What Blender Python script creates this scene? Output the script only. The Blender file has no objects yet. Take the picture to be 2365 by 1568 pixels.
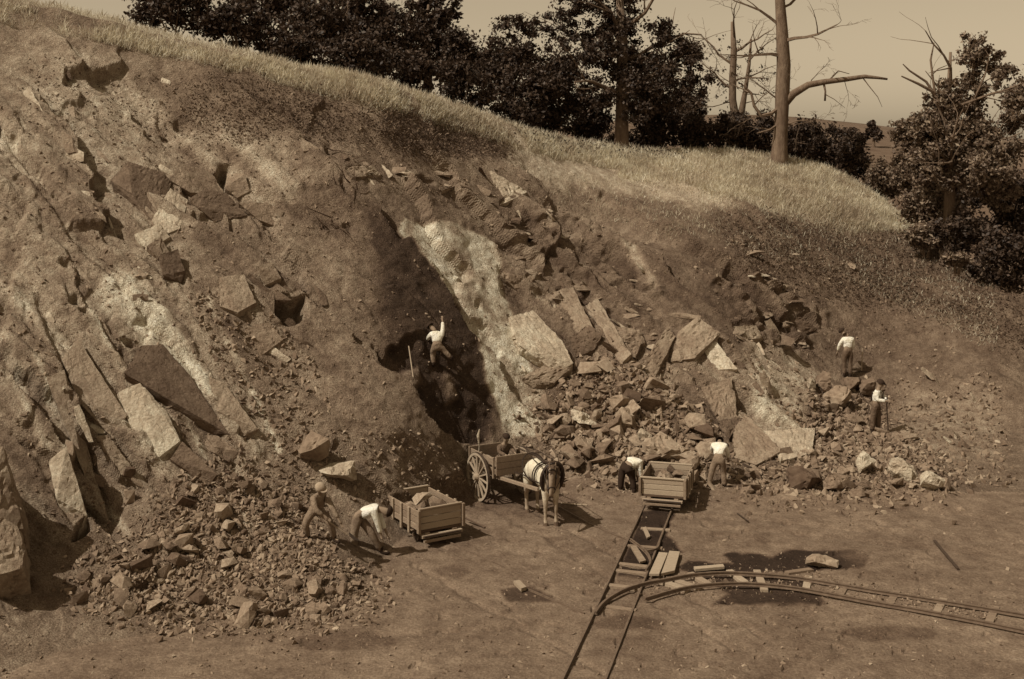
import bpy, bmesh, math, random
import numpy as np
from mathutils import Vector, Matrix, Quaternion

random.seed(7)
RNG = np.random.default_rng(11)
SC = bpy.context.scene
COL = SC.collection

# ------------------------------------------------------------------ camera, sky, sun, exposure
# picture plane measured on a 2365 px wide view of the photograph; camera 10 m above the quarry floor
W, F, YH, H = 2365.0, 2800.0, 345.0, 10.0
CX = W / 2
cam_d = bpy.data.cameras.new('camera')
cam = bpy.data.objects.new('camera', cam_d)
COL.objects.link(cam)
cam.location = (0, 0, H)
cam.rotation_euler = (math.radians(90), 0, 0)
cam_d.sensor_width = 36
cam_d.lens = 36 * F / W
cam_d.shift_y = -(784 - YH) / W
cam_d.clip_start = 0.1
cam_d.clip_end = 3000
SC.camera = cam

SUN_TRAVEL = Vector((0.60, 0.36, -0.86)).normalized()
sun_el = math.asin(-SUN_TRAVEL.z)
world = bpy.data.worlds.new('World')
SC.world = world
world.use_nodes = True
wn, wl = world.node_tree.nodes, world.node_tree.links
bg = wn['Background']
sky = wn.new('ShaderNodeTexSky')
sky.sky_type = 'NISHITA'
sky.sun_disc = False
sky.sun_elevation = sun_el
sky.sun_rotation = math.atan2(-SUN_TRAVEL.x, -SUN_TRAVEL.y)
sky.air_density = 1.0
sky.dust_density = 1.5
bw = wn.new('ShaderNodeRGBToBW')
tint = wn.new('ShaderNodeMixRGB')
tint.blend_type = 'MULTIPLY'
tint.inputs[0].default_value = 1
tint.inputs[2].default_value = (1.0, 0.80, 0.53, 1)
wl.new(sky.outputs[0], bw.inputs[0])
wl.new(bw.outputs[0], tint.inputs[1])
wl.new(tint.outputs[0], bg.inputs[0])
bg.inputs[1].default_value = 0.108

sun_d = bpy.data.lights.new('sun', 'SUN')
sun_d.energy = 3.7
sun_d.angle = math.radians(0.55)
sun_d.color = (1.0, 0.925, 0.79)
sun = bpy.data.objects.new('sun', sun_d)
COL.objects.link(sun)
sun.rotation_euler = SUN_TRAVEL.to_track_quat('-Z', 'Y').to_euler()
sun.location = (-30, -20, 60)

vs = SC.view_settings
vs.view_transform = 'Standard'
vs.look = 'None'
vs.exposure = 0.1
vs.gamma = 1

# ------------------------------------------------------------------ materials (a toned print: every colour is a warm brown)
def S(t):
    xs = [0, .05, .12, .3, .7, 1]
    g = np.interp(t, xs, [.58, .625, .68, .775, .93, .96])
    b = np.interp(t, xs, [.395, .42, .475, .56, .745, .79])
    r = t * 1.12
    return (min(r, .95), min(r * g, .92), min(r * b, .88), 1)

def ramp(nt):
    r = nt.nodes.new('ShaderNodeValToRGB')
    e = r.color_ramp.elements
    e[0].position = 0; e[0].color = (0, 0, 0, 1)
    e[1].position = 1; e[1].color = S(1)
    for p in (.03, .1, .22, .4, .7):
        q = e.new(p); q.color = S(p)
    return r

def mat(name, tone=.2, var=.3, scale=6., detail=8., bump=.3, bscale=None, rough=.92, attr=None, obj_rand=0., island=0.,
        spec=.15, transl=0., big=0., coords='OBJ', mid=0., stretch=None, grain=0., bdist=.05):
    m = bpy.data.materials.new(name)
    m.use_nodes = True
    nt = m.node_tree
    n, l = nt.nodes, nt.links
    b = n['Principled BSDF']
    b.inputs['Roughness'].default_value = rough
    b.inputs['Specular IOR Level'].default_value = spec
    if coords == 'OBJ':
        tc = n.new('ShaderNodeTexCoord'); co = tc.outputs['Object']
    else:
        g = n.new('ShaderNodeNewGeometry'); co = g.outputs['Position']
    if stretch:
        mp = n.new('ShaderNodeMapping'); mp.inputs['Scale'].default_value = stretch
        l.new(co, mp.inputs[0]); co = mp.outputs[0]
    def math_(op, a, b_):
        k = n.new('ShaderNodeMath'); k.operation = op
        for i, x in enumerate((a, b_)):
            if isinstance(x, (int, float)): k.inputs[i].default_value = x
            else: l.new(x, k.inputs[i])
        return k.outputs[0]
    def noise(sc, de, lo, hi, ro=.6):
        k = n.new('ShaderNodeTexNoise')
        k.inputs['Scale'].default_value = sc
        k.inputs['Detail'].default_value = de
        k.inputs['Roughness'].default_value = ro
        l.new(co, k.inputs['Vector'])
        r = n.new('ShaderNodeMapRange')
        r.inputs[1].default_value = .28; r.inputs[2].default_value = .72
        r.inputs[3].default_value = lo; r.inputs[4].default_value = hi
        l.new(k.outputs[0], r.inputs[0])
        return k.outputs[0], r.outputs[0]
    if attr:
        a = n.new('ShaderNodeAttribute'); a.attribute_name = attr
        cur = a.outputs['Fac']
    else:
        v = n.new('ShaderNodeValue'); v.outputs[0].default_value = tone
        cur = v.outputs[0]
    h1, f1 = noise(scale, detail, 1 - var, 1 + var)
    cur = math_('MULTIPLY', cur, f1)
    if mid:
        _, f3 = noise(scale * .22, 5, 1 - mid, 1 + mid)
        cur = math_('MULTIPLY', cur, f3)
    if big:
        _, f2 = noise(scale * .06, 4, 1 - big, 1 + big)
        cur = math_('MULTIPLY', cur, f2)
    if grain:
        _, f4 = noise(scale * 7, 2, 1 - grain, 1 + grain)
        cur = math_('MULTIPLY', cur, f4)
    if obj_rand:
        oi = n.new('ShaderNodeObjectInfo')
        r = n.new('ShaderNodeMapRange'); r.inputs[3].default_value = 1 - obj_rand; r.inputs[4].default_value = 1 + obj_rand
        l.new(oi.outputs['Random'], r.inputs[0]); cur = math_('MULTIPLY', cur, r.outputs[0])
    if island:
        g = n.new('ShaderNodeNewGeometry')
        r = n.new('ShaderNodeMapRange'); r.inputs[3].default_value = 1 - island; r.inputs[4].default_value = 1 + island
        l.new(g.outputs['Random Per Island'], r.inputs[0]); cur = math_('MULTIPLY', cur, r.outputs[0])
    cr = ramp(nt)
    l.new(cur, cr.inputs[0])
    l.new(cr.outputs[0], b.inputs['Base Color'])
    if bump:
        bp = n.new('ShaderNodeBump')
        bp.inputs['Strength'].default_value = bump
        bp.inputs['Distance'].default_value = bdist
        hb, _ = noise(bscale or scale * 1.5, 12, 0, 1, .7)
        l.new(hb, bp.inputs['Height'])
        l.new(bp.outputs[0], b.inputs['Normal'])
    if transl:
        t = n.new('ShaderNodeBsdfTranslucent')
        l.new(cr.outputs[0], t.inputs[0])
        mx = n.new('ShaderNodeMixShader'); mx.inputs[0].default_value = transl
        l.new(b.outputs[0], mx.inputs[1]); l.new(t.outputs[0], mx.inputs[2])
        l.new(mx.outputs[0], n['Material Output'].inputs[0])
    return m

M = {}
M['face'] = mat('rock_and_soil', attr='tone', var=.28, scale=4.5, mid=.16, big=.08, bump=1.0, bscale=7, bdist=.17, coords='POS', grain=.45)
M['floor'] = mat('packed_dirt', attr='tone', var=.3, scale=2.6, mid=.24, big=.08, bump=.8, bscale=5, bdist=.1, coords='POS', grain=.3)
M['stone'] = mat('broken_stone', .21, var=.32, scale=4, bump=.6, bscale=9, obj_rand=.35)
M['stone_dark'] = mat('dark_broken_stone', .14, var=.3, scale=4, bump=.6, bscale=9, obj_rand=.35)
M['stone_stuff'] = mat('small_stone', .20, var=.25, scale=3, bump=.4, island=.4, coords='POS')
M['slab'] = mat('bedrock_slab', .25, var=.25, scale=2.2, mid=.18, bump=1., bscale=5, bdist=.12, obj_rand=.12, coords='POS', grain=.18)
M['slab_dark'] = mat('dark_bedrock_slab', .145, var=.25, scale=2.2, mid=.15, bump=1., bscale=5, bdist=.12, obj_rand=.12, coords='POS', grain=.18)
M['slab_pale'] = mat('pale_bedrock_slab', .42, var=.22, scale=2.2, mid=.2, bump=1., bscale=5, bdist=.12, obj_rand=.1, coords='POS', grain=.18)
M['grass'] = mat('dry_grass', .54, var=.25, scale=1.4, bump=0, island=.22, coords='POS', transl=.45, big=.2, mid=.2)
M['weed'] = mat('low_weeds', .125, var=.3, scale=1.5, bump=0, island=.6, coords='POS', transl=.2)
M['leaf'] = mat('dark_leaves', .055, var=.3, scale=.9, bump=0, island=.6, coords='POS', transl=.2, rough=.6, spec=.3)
M['leaf2'] = mat('sunlit_leaves', .17, var=.35, scale=1.0, bump=0, island=.65, coords='POS', transl=.25, rough=.6, spec=.3)  # sunlight on the leaves put into a lighter tone
M['bark'] = mat('bark', .15, var=.35, scale=9, bump=.9, bscale=14, stretch=(1, 1, .25))
M['bark_pale'] = mat('pale_bark', .15, var=.35, scale=7, bump=.8, bscale=14, stretch=(1, 1, .35), mid=.2)
M['wood'] = mat('weathered_wood', .22, var=.25, scale=9, bump=.35, obj_rand=.16, stretch=(1, 6, 6), mid=.15)
M['wood_pale'] = mat('pale_wood', .30, var=.2, scale=9, bump=.3, obj_rand=.15, stretch=(1, 6, 6))
M['wood_dark'] = mat('dark_wood', .085, var=.3, scale=9, bump=.3, obj_rand=.15, stretch=(1, 6, 6))
M['iron'] = mat('iron', .05, var=.3, scale=12, bump=.2, rough=.6, spec=.4)
M['rail'] = mat('rail_iron', .13, var=.3, scale=8, bump=.2, rough=.5, spec=.5)
M['shirt'] = mat('white_shirt', .80, var=.2, scale=5, bump=1., bscale=6, bdist=.10)
M['shirt_grey'] = mat('grey_shirt', .24, var=.3, scale=6, bump=1., bscale=7, bdist=.08)
M['trousers'] = mat('brown_trousers', .12, var=.3, scale=6, bump=1., bscale=7, bdist=.08)
M['trousers_tan'] = mat('tan_trousers', .20, var=.3, scale=6, bump=1., bscale=7, bdist=.08)
M['trousers_dark'] = mat('dark_trousers', .03, var=.2, scale=9, bump=.3, bscale=12)
M['skin'] = mat('skin', .22, var=.1, scale=9, bump=0)
M['boot'] = mat('boots', .03, var=.2, scale=9, bump=.2)
M['hat'] = mat('dark_hat', .035, var=.2, scale=9, bump=.2)
M['hat_pale'] = mat('pale_cap', .30, var=.2, scale=9, bump=.2)
M['horse'] = mat('horse_coat', attr='tone', var=.25, scale=6, bump=.5, bscale=9, bdist=.05, mid=.2)
M['horse_grey'] = mat('horse_mane', .10, var=.3, scale=8, bump=.3)
M['leather'] = mat('harness_leather', .03, var=.25, scale=9, bump=.2, rough=.6, spec=.3)
M['field'] = mat('far_field', .12, var=.2, scale=.3, bump=0, coords='POS', mid=.25)

# ------------------------------------------------------------------ small helpers
def tag(o, label=None, cat=None, group=None, kind=None):
    if label: o['label'] = label
    if cat: o['category'] = cat
    if group: o['group'] = group
    if kind: o['kind'] = kind
    return o

def empty(name, loc, rz=0.):
    o = bpy.data.objects.new(name, None)
    COL.objects.link(o)
    o.empty_display_size = .2
    o.location = loc
    o.rotation_euler = (0, 0, rz)
    return o

def link(name, me, m, parent=None, loc=None, rot=None, smooth=False):
    o = bpy.data.objects.new(name, me)
    COL.objects.link(o)
    if m is not None and not me.materials: me.materials.append(m)
    if parent: o.parent = parent
    if loc is not None: o.location = loc
    if rot is not None: o.rotation_euler = rot
    if smooth: me.polygons.foreach_set('use_smooth', [True] * len(me.polygons))
    return o

def mesh_np(name, verts, faces):
    """verts (n,3), faces (m,k) all the same size"""
    verts = np.asarray(verts, np.float32); faces = np.asarray(faces, np.int32)
    me = bpy.data.meshes.new(name)
    k = faces.shape[1]
    me.vertices.add(len(verts)); me.vertices.foreach_set('co', verts.ravel())
    me.loops.add(faces.size); me.loops.foreach_set('vertex_index', faces.ravel())
    me.polygons.add(len(faces))
    me.polygons.foreach_set('loop_start', np.arange(0, faces.size, k, dtype=np.int32))
    me.polygons.foreach_set('loop_total', np.full(len(faces), k, np.int32))
    me.polygons.foreach_set('use_smooth', np.zeros(len(faces), bool))
    me.update(calc_edges=True)
    return me

def box_mesh(name, x0, x1, y0, y1, z0, z1, bev=.008):
    bm = bmesh.new()
    bmesh.ops.create_cube(bm, size=1)
    for v in bm.verts:
        v.co = ((x0 + x1) / 2 + v.co.x * (x1 - x0), (y0 + y1) / 2 + v.co.y * (y1 - y0), (z0 + z1) / 2 + v.co.z * (z1 - z0))
    if bev: bmesh.ops.bevel(bm, geom=list(bm.edges), offset=bev, segments=1, affect='EDGES')
    me = bpy.data.meshes.new(name); bm.to_mesh(me); bm.free()
    return me

def bar_mesh(name, a, b, w, h, up=(0, 0, 1), bev=.006):
    """rectangular bar from a to b"""
    a, b = Vector(a), Vector(b)
    x = (b - a); L = x.length; x.normalize()
    y = Vector(up).cross(x)
    if y.length < 1e-4: y = Vector((0, 1, 0))
    y.normalize(); z = x.cross(y)
    me = box_mesh(name, 0, L, -w / 2, w / 2, -h / 2, h / 2, bev)
    m = Matrix((x, y, z)).transposed().to_4x4(); m.translation = a
    me.transform(m)
    return me

def tube_np(path, radii, n=7, cap=True):
    P = [Vector(p) for p in path]
    vs_, fs = [], []
    prev = None
    for i, p in enumerate(P):
        t = (P[min(i + 1, len(P) - 1)] - P[max(i - 1, 0)]).normalized()
        if prev is None:
            a = t.orthogonal().normalized()
        else:
            a = (prev - t * prev.dot(t)).normalized()
        prev = a
        b = t.cross(a)
        for k in range(n):
            an = 2 * math.pi * k / n
            vs_.append(p + (a * math.cos(an) + b * math.sin(an)) * radii[i])
    for i in range(len(P) - 1):
        for k in range(n):
            fs.append((i * n + k, i * n + (k + 1) % n, (i + 1) * n + (k + 1) % n, (i + 1) * n + k))
    if cap:
        fs.append(tuple(range(n - 1, -1, -1))); fs.append(tuple((len(P) - 1) * n + k for k in range(n)))
    return vs_, fs

def tubes_mesh(name, tubes, n=7):
    V_, F_ = [], []
    for path, radii in tubes:
        v, f = tube_np(path, radii, n)
        o = len(V_); V_ += v; F_ += [tuple(i + o for i in q) for q in f]
    me = bpy.data.meshes.new(name); me.from_pydata(V_, [], F_); me.update()
    return me

def hull_mesh(name, pts):
    bm = bmesh.new()
    for p in pts: bm.verts.new(p)
    r = bmesh.ops.convex_hull(bm, input=list(bm.verts))
    bad = [v for v in bm.verts if not v.link_faces]
    if bad: bmesh.ops.delete(bm, geom=bad, context='VERTS')
    me = bpy.data.meshes.new(name); bm.to_mesh(me); bm.free()
    return me

# ------------------------------------------------------------------ noise
def _h(ix, iy, iz, k=0):
    x = (ix.astype(np.int64) * 73856093) ^ (iy.astype(np.int64) * 19349663) ^ (iz.astype(np.int64) * 83492791) ^ (k * 2654435761)
    x &= 0xffffffff
    x = ((x >> 16) ^ x) * 0x45d9f3b & 0xffffffff
    x = ((x >> 16) ^ x) * 0x45d9f3b & 0xffffffff
    x = (x >> 16) ^ x
    return (x & 0xffffff) / float(0xffffff)

def vnoise(p, k=0):
    i = np.floor(p); f = p - i; f = f * f * (3 - 2 * f); i = i.astype(np.int64)
    out = 0
    for dx in (0, 1):
        for dy in (0, 1):
            for dz in (0, 1):
                w = (f[:, 0] if dx else 1 - f[:, 0]) * (f[:, 1] if dy else 1 - f[:, 1]) * (f[:, 2] if dz else 1 - f[:, 2])
                out = out + w * _h(i[:, 0] + dx, i[:, 1] + dy, i[:, 2] + dz, k)
    return out * 2 - 1

def fbm(p, oct=4, k=0, gain=.5):
    a, s, t = 1., 0, 0
    for o in range(oct):
        s = s + a * vnoise(p * 2 ** o + 17.3 * o, k + o); t += a; a *= gain
    return s / t

def facets(p, k=0, tilt=.5):
    """broken-block relief: nearest cell, each cell with its own height and tilt; also the distance to the cell edge"""
    i = np.floor(p).astype(np.int64)
    best = np.full(len(p), 9.); sec = np.full(len(p), 9.)
    val = np.zeros(len(p)); rnd = np.zeros(len(p))
    for dx in (-1, 0, 1):
        for dy in (-1, 0, 1):
            for dz in (-1, 0, 1):
                c = i + np.array([dx, dy, dz])
                q = np.stack([_h(c[:, 0], c[:, 1], c[:, 2], k + j) for j in (1, 2, 3)], 1) + c
                d = p - q
                dd = np.sqrt((d * d).sum(1))
                hh = _h(c[:, 0], c[:, 1], c[:, 2], k + 4)
                tx = (_h(c[:, 0], c[:, 1], c[:, 2], k + 5) - .5) * 2 * tilt
                ty = (_h(c[:, 0], c[:, 1], c[:, 2], k + 6) - .5) * 2 * tilt
                v = hh * 2 - 1 + tx * d[:, 0] * 2 + ty * d[:, 1] * 2
                m = dd < best
                sec = np.where(m, best, np.minimum(sec, dd))
                best = np.where(m, dd, best); val = np.where(m, v, val)
                rnd = np.where(m, _h(c[:, 0], c[:, 1], c[:, 2], k + 7), rnd)
    return val, sec - best, rnd

def inside(U, V, poly, feather):
    """soft 0..1 membership of (U,V) in a polygon"""
    poly = np.array(poly, float)
    out = np.zeros(U.shape)
    lo, hi = poly.min(0) - feather * 2, poly.max(0) + feather * 2
    m = (U > lo[0]) & (U < hi[0]) & (V > lo[1]) & (V < hi[1])
    if not m.any(): return out
    u, v = U[m], V[m]
    d = np.full(u.shape, 1e9); ins = np.zeros(u.shape, bool)
    for (x0, y0), (x1, y1) in zip(poly, np.roll(poly, -1, 0)):
        ex, ey = x1 - x0, y1 - y0
        t = np.clip(((u - x0) * ex + (v - y0) * ey) / (ex * ex + ey * ey + 1e-9), 0, 1)
        d = np.minimum(d, np.hypot(u - x0 - t * ex, v - y0 - t * ey))
        c = ((y0 > v) != (y1 > v)) & (u < ex * (v - y0) / (ey if abs(ey) > 1e-9 else 1e-9) + x0)
        ins ^= c
    sd = np.where(ins, d, -d)
    t = np.clip(sd / (2 * feather) + .5, 0, 1)
    out[m] = t * t * (3 - 2 * t)
    return out

# ------------------------------------------------------------------ the hill: a smooth surface fitted through measured points, then broken up
def P(u, v, D):
    return Vector(((u - CX) * D / F, D, H - (v - YH) * D / F))

def floor_pt(u, v):
    D = F * H / (v - YH)
    p = P(u, v, D); p.z = 0
    return p

CTRL = [  # u, v, distance
    (0, 1560, 23.0), (300, 1480, 24.7), (600, 1420, 26.0), (820, 1370, 27.3), (900, 1270, 30.3), (1000, 1190, 33.1), (1100, 1150, 34.8),
    (1250, 1118, 36.2), (1450, 1120, 36.1), (1700, 1130, 35.7), (2000, 1135, 35.4), (2200, 1140, 35.2), (2500, 1150, 34.8), (2800, 1160, 34.4),
    (-420, 1560, 21.5), (-420, 1100, 25.5), (-420, 700, 29.0), (-420, 300, 34.0), (-420, 0, 39.0), (-420, -110, 41.),
    (100, 1300, 26.7), (100, 1000, 28.6), (100, 700, 31.7), (100, 400, 35.8), (100, 150, 40.0), (50, 10, 42.7),
    (500, 1250, 28.3), (500, 1000, 30.8), (500, 700, 34.2), (500, 400, 38.7), (500, 150, 43.2), (480, 105, 44.2),
    (900, 1000, 33.1), (900, 700, 37.0), (900, 400, 42.0), (900, 200, 46.),
    (720, 1180, 30.3), (720, 850, 34.0), (720, 150, 45.5),
    (1200, 900, 39.0), (1200, 700, 42.2), (1200, 500, 46.0), (1220, 420, 48.3), (1200, 300, 52.5), (1050, 240, 49.5),
    (1600, 950, 39.2), (1600, 780, 42.3), (1600, 600, 46.3), (1600, 450, 51.3), (1600, 355, 58.0), (1400, 340, 56.5),
    (2025, 1005, 41.0), (1955, 872, 44.5), (2000, 740, 47.8), (2000, 600, 51.2), (2000, 445, 57.0), (1800, 370, 58.5),
    (2300, 1000, 40.0), (2300, 850, 43.6), (2300, 720, 47.5), (2230, 610, 52.5), (2500, 730, 50.), (2800, 840, 47.), (2800, 1000, 40.)]
_c = np.array(CTRL, float)
def _tps_phi(r2):
    return np.where(r2 > 0, r2 * np.log(np.maximum(r2, 1e-12)), 0)
_cu = _c[:, :2] / 1000
_r2 = ((_cu[:, None] - _cu[None]) ** 2).sum(-1)
_n = len(_c)
_A = np.zeros((_n + 3, _n + 3))
_A[:_n, :_n] = _tps_phi(_r2) + np.eye(_n) * .004
_A[:_n, _n] = 1; _A[:_n, _n + 1:] = _cu; _A[_n:, :_n] = _A[:_n, _n:].T
_w = np.linalg.solve(_A, np.concatenate([F / _c[:, 2], np.zeros(3)]))
def s_slope(U, V):
    q = np.stack([U.ravel(), V.ravel()], 1) / 1000
    out = _w[_n] + q @ _w[_n + 1:]
    for i in range(_n):
        out = out + _w[i] * _tps_phi(((q - _cu[i]) ** 2).sum(1))
    return out.reshape(U.shape)

CREST = np.array([(-420, -110), (-200, -45), (0, 0), (300, 62), (500, 108), (640, 148), (760, 164), (850, 185), (1000, 230), (1100, 265), (1200, 300), (1300, 328), (1430, 345),
                  (1550, 354), (1700, 352), (1800, 366), (1920, 395), (2000, 440), (2080, 500), (2230, 605), (2400, 680), (2800, 840)], float)
def crest_v(u):
    return np.interp(u, CREST[:, 0], CREST[:, 1])

STEP = 3.7
us = np.arange(-420, 2801, STEP)
NT = 470
VB = 1720.0
NU = len(us)
vc = np.convolve(np.pad(crest_v(us), 12, mode='edge'), np.ones(25) / 25, mode='valid')
tt = np.linspace(0, 1, NT)
Ug = np.repeat(us[None], NT, 0)
Vg = VB + (vc[None] - VB) * tt[:, None]
s_f = (Vg - YH) / H
s_s = s_slope(Ug, Vg)
s_hi = np.maximum(s_f, s_s)
is_slope = s_s > s_f
k_ = 1.2                                           # soften the crease at the toe
s_all = s_hi + k_ * np.log1p(np.exp(-np.abs(s_f - s_s) / k_)) * .5
Dg = F / s_all
PX = (Ug - CX) * Dg / F; PY = Dg; PZ = H - (Vg - YH) * Dg / F
POS = np.stack([PX, PY, PZ], -1)
def grid_normals(Q):
    du = np.gradient(Q, axis=1); dv = np.gradient(Q, axis=0)
    n = np.cross(du, dv)
    n /= np.linalg.norm(n, axis=-1, keepdims=True) + 1e-9
    return n
NOR = grid_normals(POS)
if NOR[NT // 2, NU // 2, 1] > 0: NOR = -NOR
flat = POS.reshape(-1, 3)
wu = fbm(flat * .9, 3, 3) * 26; wv = fbm(flat * .9 + 50, 3, 5) * 26
wu2 = fbm(flat * 3.5, 2, 33) * 8; wv2 = fbm(flat * 3.5 + 50, 2, 35) * 8
Uw = Ug + wu.reshape(Ug.shape) + wu2.reshape(Ug.shape); Vw = Vg + wv.reshape(Ug.shape) + wv2.reshape(Ug.shape)
Us_ = Ug + wu.reshape(Ug.shape) * .3 + wu2.reshape(Ug.shape) * .7; Vs_ = Vg + wv.reshape(Ug.shape) * .3 + wv2.reshape(Ug.shape) * .7

# --- what the ground is made of (masks follow the outcrops seen in the photograph)
rock = np.zeros(Ug.shape); tone = np.full(Ug.shape, .185)
def zone(poly, feather, strength=1., amount=None):
    global rock, tone
    w = inside(Uw, Vw, poly, feather)
    rock = np.maximum(rock, w * strength)
    if amount is not None: tone = tone * (1 - w) + amount * w
def paint(poly, feather, amount, fine=False, k=1.):
    global tone
    w = inside(Us_ if fine else Uw, Vs_ if fine else Vw, poly, feather) * k
    tone = tone * (1 - w) + amount * w
zone([(-420, 330), (130, 250), (430, 300), (620, 330), (700, 420), (640, 540), (470, 560), (430, 700), (560, 900), (620, 1040), (500, 1140), (330, 1120), (200, 1240), (-420, 1500)], 40, .95, .265)
zone([(-420, -60), (300, 120), (560, 250), (640, 340), (-420, 420)], 50, .4, .30)
zone([(480, 640), (620, 610), (760, 690), (760, 800), (640, 850), (500, 740)], 25, .7, .20)
zone([(930, 480), (1060, 520), (1150, 620), (1200, 800), (1270, 1000), (1170, 1030), (1100, 830), (1000, 620)], 20, .28)
zone([(1140, 480), (1260, 500), (1400, 540), (1500, 680), (1520, 780), (1460, 880), (1300, 900), (1190, 870), (1150, 650)], 25, 1., .15)
zone([(1480, 760), (1650, 730), (1800, 800), (1880, 900), (1880, 1060), (1760, 1100), (1560, 1000), (1450, 900)], 30, .85, .2)
zone([(1620, 620), (1780, 620), (1880, 720), (1870, 800), (1640, 770)], 30, .75, .125)
zone([(1900, 900), (2240, 860), (2365, 900), (2365, 1140), (2000, 1140)], 40, .35)
paint([(700, 150), (1000, 240), (1200, 310), (1600, 365), (1900, 400), (2090, 500), (1900, 470), (1600, 480), (1250, 420), (900, 300), (700, 230)], 25, .36)
paint([(1550, 360), (2000, 430), (2110, 520), (2000, 520), (1750, 480), (1600, 420)], 20, .38)
paint([(1650, 490), (1850, 510), (2080, 540), (2365, 680), (2365, 800), (2100, 730), (1850, 700), (1700, 640)], 35, .11)
paint([(1550, 520), (1850, 560), (2350, 720), (2350, 900), (1950, 860), (1650, 740)], 70, .135)
paint([(1300, 560), (1560, 600), (1640, 800), (1500, 820)], 40, .13)
paint([(1390, 530), (1420, 530), (1520, 680), (1500, 690)], 7, .27, True)
paint([(300, 150), (700, 170), (880, 250), (880, 300), (680, 300), (420, 260)], 35, .155)
paint([(880, 245), (960, 255), (1060, 290), (1180, 340), (1150, 390), (950, 350), (880, 320)], 14, .115)
paint([(-420, 150), (250, 170), (420, 280), (380, 380), (-420, 480)], 60, .34)
# pale shattered dyke and the dark soil to its left, the hollow's shade painted in
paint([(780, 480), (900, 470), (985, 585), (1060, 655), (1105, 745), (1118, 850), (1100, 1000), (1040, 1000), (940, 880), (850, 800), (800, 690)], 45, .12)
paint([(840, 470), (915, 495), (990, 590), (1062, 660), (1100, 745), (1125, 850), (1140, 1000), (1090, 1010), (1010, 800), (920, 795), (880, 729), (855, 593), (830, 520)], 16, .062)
paint([(866, 801), (920, 792), (986, 768), (1060, 790), (1110, 850), (1125, 940), (1135, 1020), (1115, 1028), (1060, 1010), (1000, 970), (940, 890), (885, 840)], 10, .048, True)  # hollow: shade painted into the tone over dark soil
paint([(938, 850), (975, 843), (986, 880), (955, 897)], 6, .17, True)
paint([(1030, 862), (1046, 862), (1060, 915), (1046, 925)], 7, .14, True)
paint([(941, 498), (1052, 523), (1130, 560), (1160, 650), (1180, 745), (1205, 820), (1265, 935), (1245, 1010), (1165, 1020), (1120, 880), (1088, 760), (1060, 680), (990, 610), (930, 530)], 5, .50, True)
paint([(1095, 700), (1160, 700), (1185, 790), (1160, 800), (1115, 780)], 14, .58, True)
paint([(1125, 830), (1180, 830), (1240, 950), (1210, 985)], 10, .5, True)
# scuffed pale slabs at the left
paint([(205, 690), (271, 612), (330, 660), (380, 744), (440, 818), (500, 920), (470, 915), (420, 850), (329, 801), (289, 793)], 12, .50, True)
paint([(276, 906), (324, 900), (390, 960), (424, 1026), (371, 1055), (305, 976)], 10, .48, True)
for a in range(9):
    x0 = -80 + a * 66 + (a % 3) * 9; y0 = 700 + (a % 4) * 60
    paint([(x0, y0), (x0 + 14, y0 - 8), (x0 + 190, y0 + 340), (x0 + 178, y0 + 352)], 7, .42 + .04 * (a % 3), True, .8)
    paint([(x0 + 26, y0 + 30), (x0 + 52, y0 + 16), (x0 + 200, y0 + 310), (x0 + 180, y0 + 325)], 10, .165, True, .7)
paint([(640, 470), (700, 420), (830, 440), (850, 540), (760, 540)], 18, .13)
paint([(430, 560), (820, 540), (860, 780), (980, 930), (1060, 1090), (880, 1150), (700, 960), (600, 700)], 40, .195)
paint([(540, 640), (600, 650), (620, 760), (560, 780), (500, 700)], 14, .25, True)
paint([(1700, 820), (1830, 830), (1880, 930), (1830, 1010), (1760, 990)], 18, .42)
paint([(1720, 800), (1850, 800), (1960, 880), (1900, 960), (1860, 1060), (1780, 1000)], 22, .36, False, .8)
paint([(1480, 930), (1640, 930), (1690, 1000), (1600, 1000)], 20, .115)
paint([(1560, 850), (1640, 880), (1680, 1000), (1650, 1005), (1560, 940)], 16, .16)
paint([(2080, 900), (2300, 900), (2300, 1080), (2150, 1080)], 40, .25)
# dark broken ground between the outcrops
paint([(1240, 880), (1640, 900), (1700, 1000), (1660, 1100), (1280, 1080)], 30, .13)
paint([(1850, 890), (1960, 870), (2060, 900), (2050, 1010), (1870, 1010)], 18, .11)
paint([(1690, 1070), (2180, 1080), (2190, 1140), (1700, 1140)], 18, .12)
paint([(880, 1150), (1000, 1040), (1060, 1100), (1060, 1160), (960, 1180)], 20, .165)
tone = tone * (1 + .10 * fbm(flat * .35, 3, 77).reshape(Ug.shape))

dk = inside(Us_, Vs_, [(941, 498), (1052, 523), (1130, 560), (1160, 650), (1180, 745), (1205, 820), (1265, 935), (1245, 1010), (1165, 1020), (1120, 880), (1088, 760), (1060, 680), (990, 610), (930, 530)], 14)
tone = tone * (1 + .42 * fbm(flat * 2.0, 3, 79, .65).reshape(Ug.shape) * (1 - dk))
tone = tone * (1 + dk * (1.0 * fbm(flat * 1.4, 3, 78, .6) + .05).reshape(Ug.shape))
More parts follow.
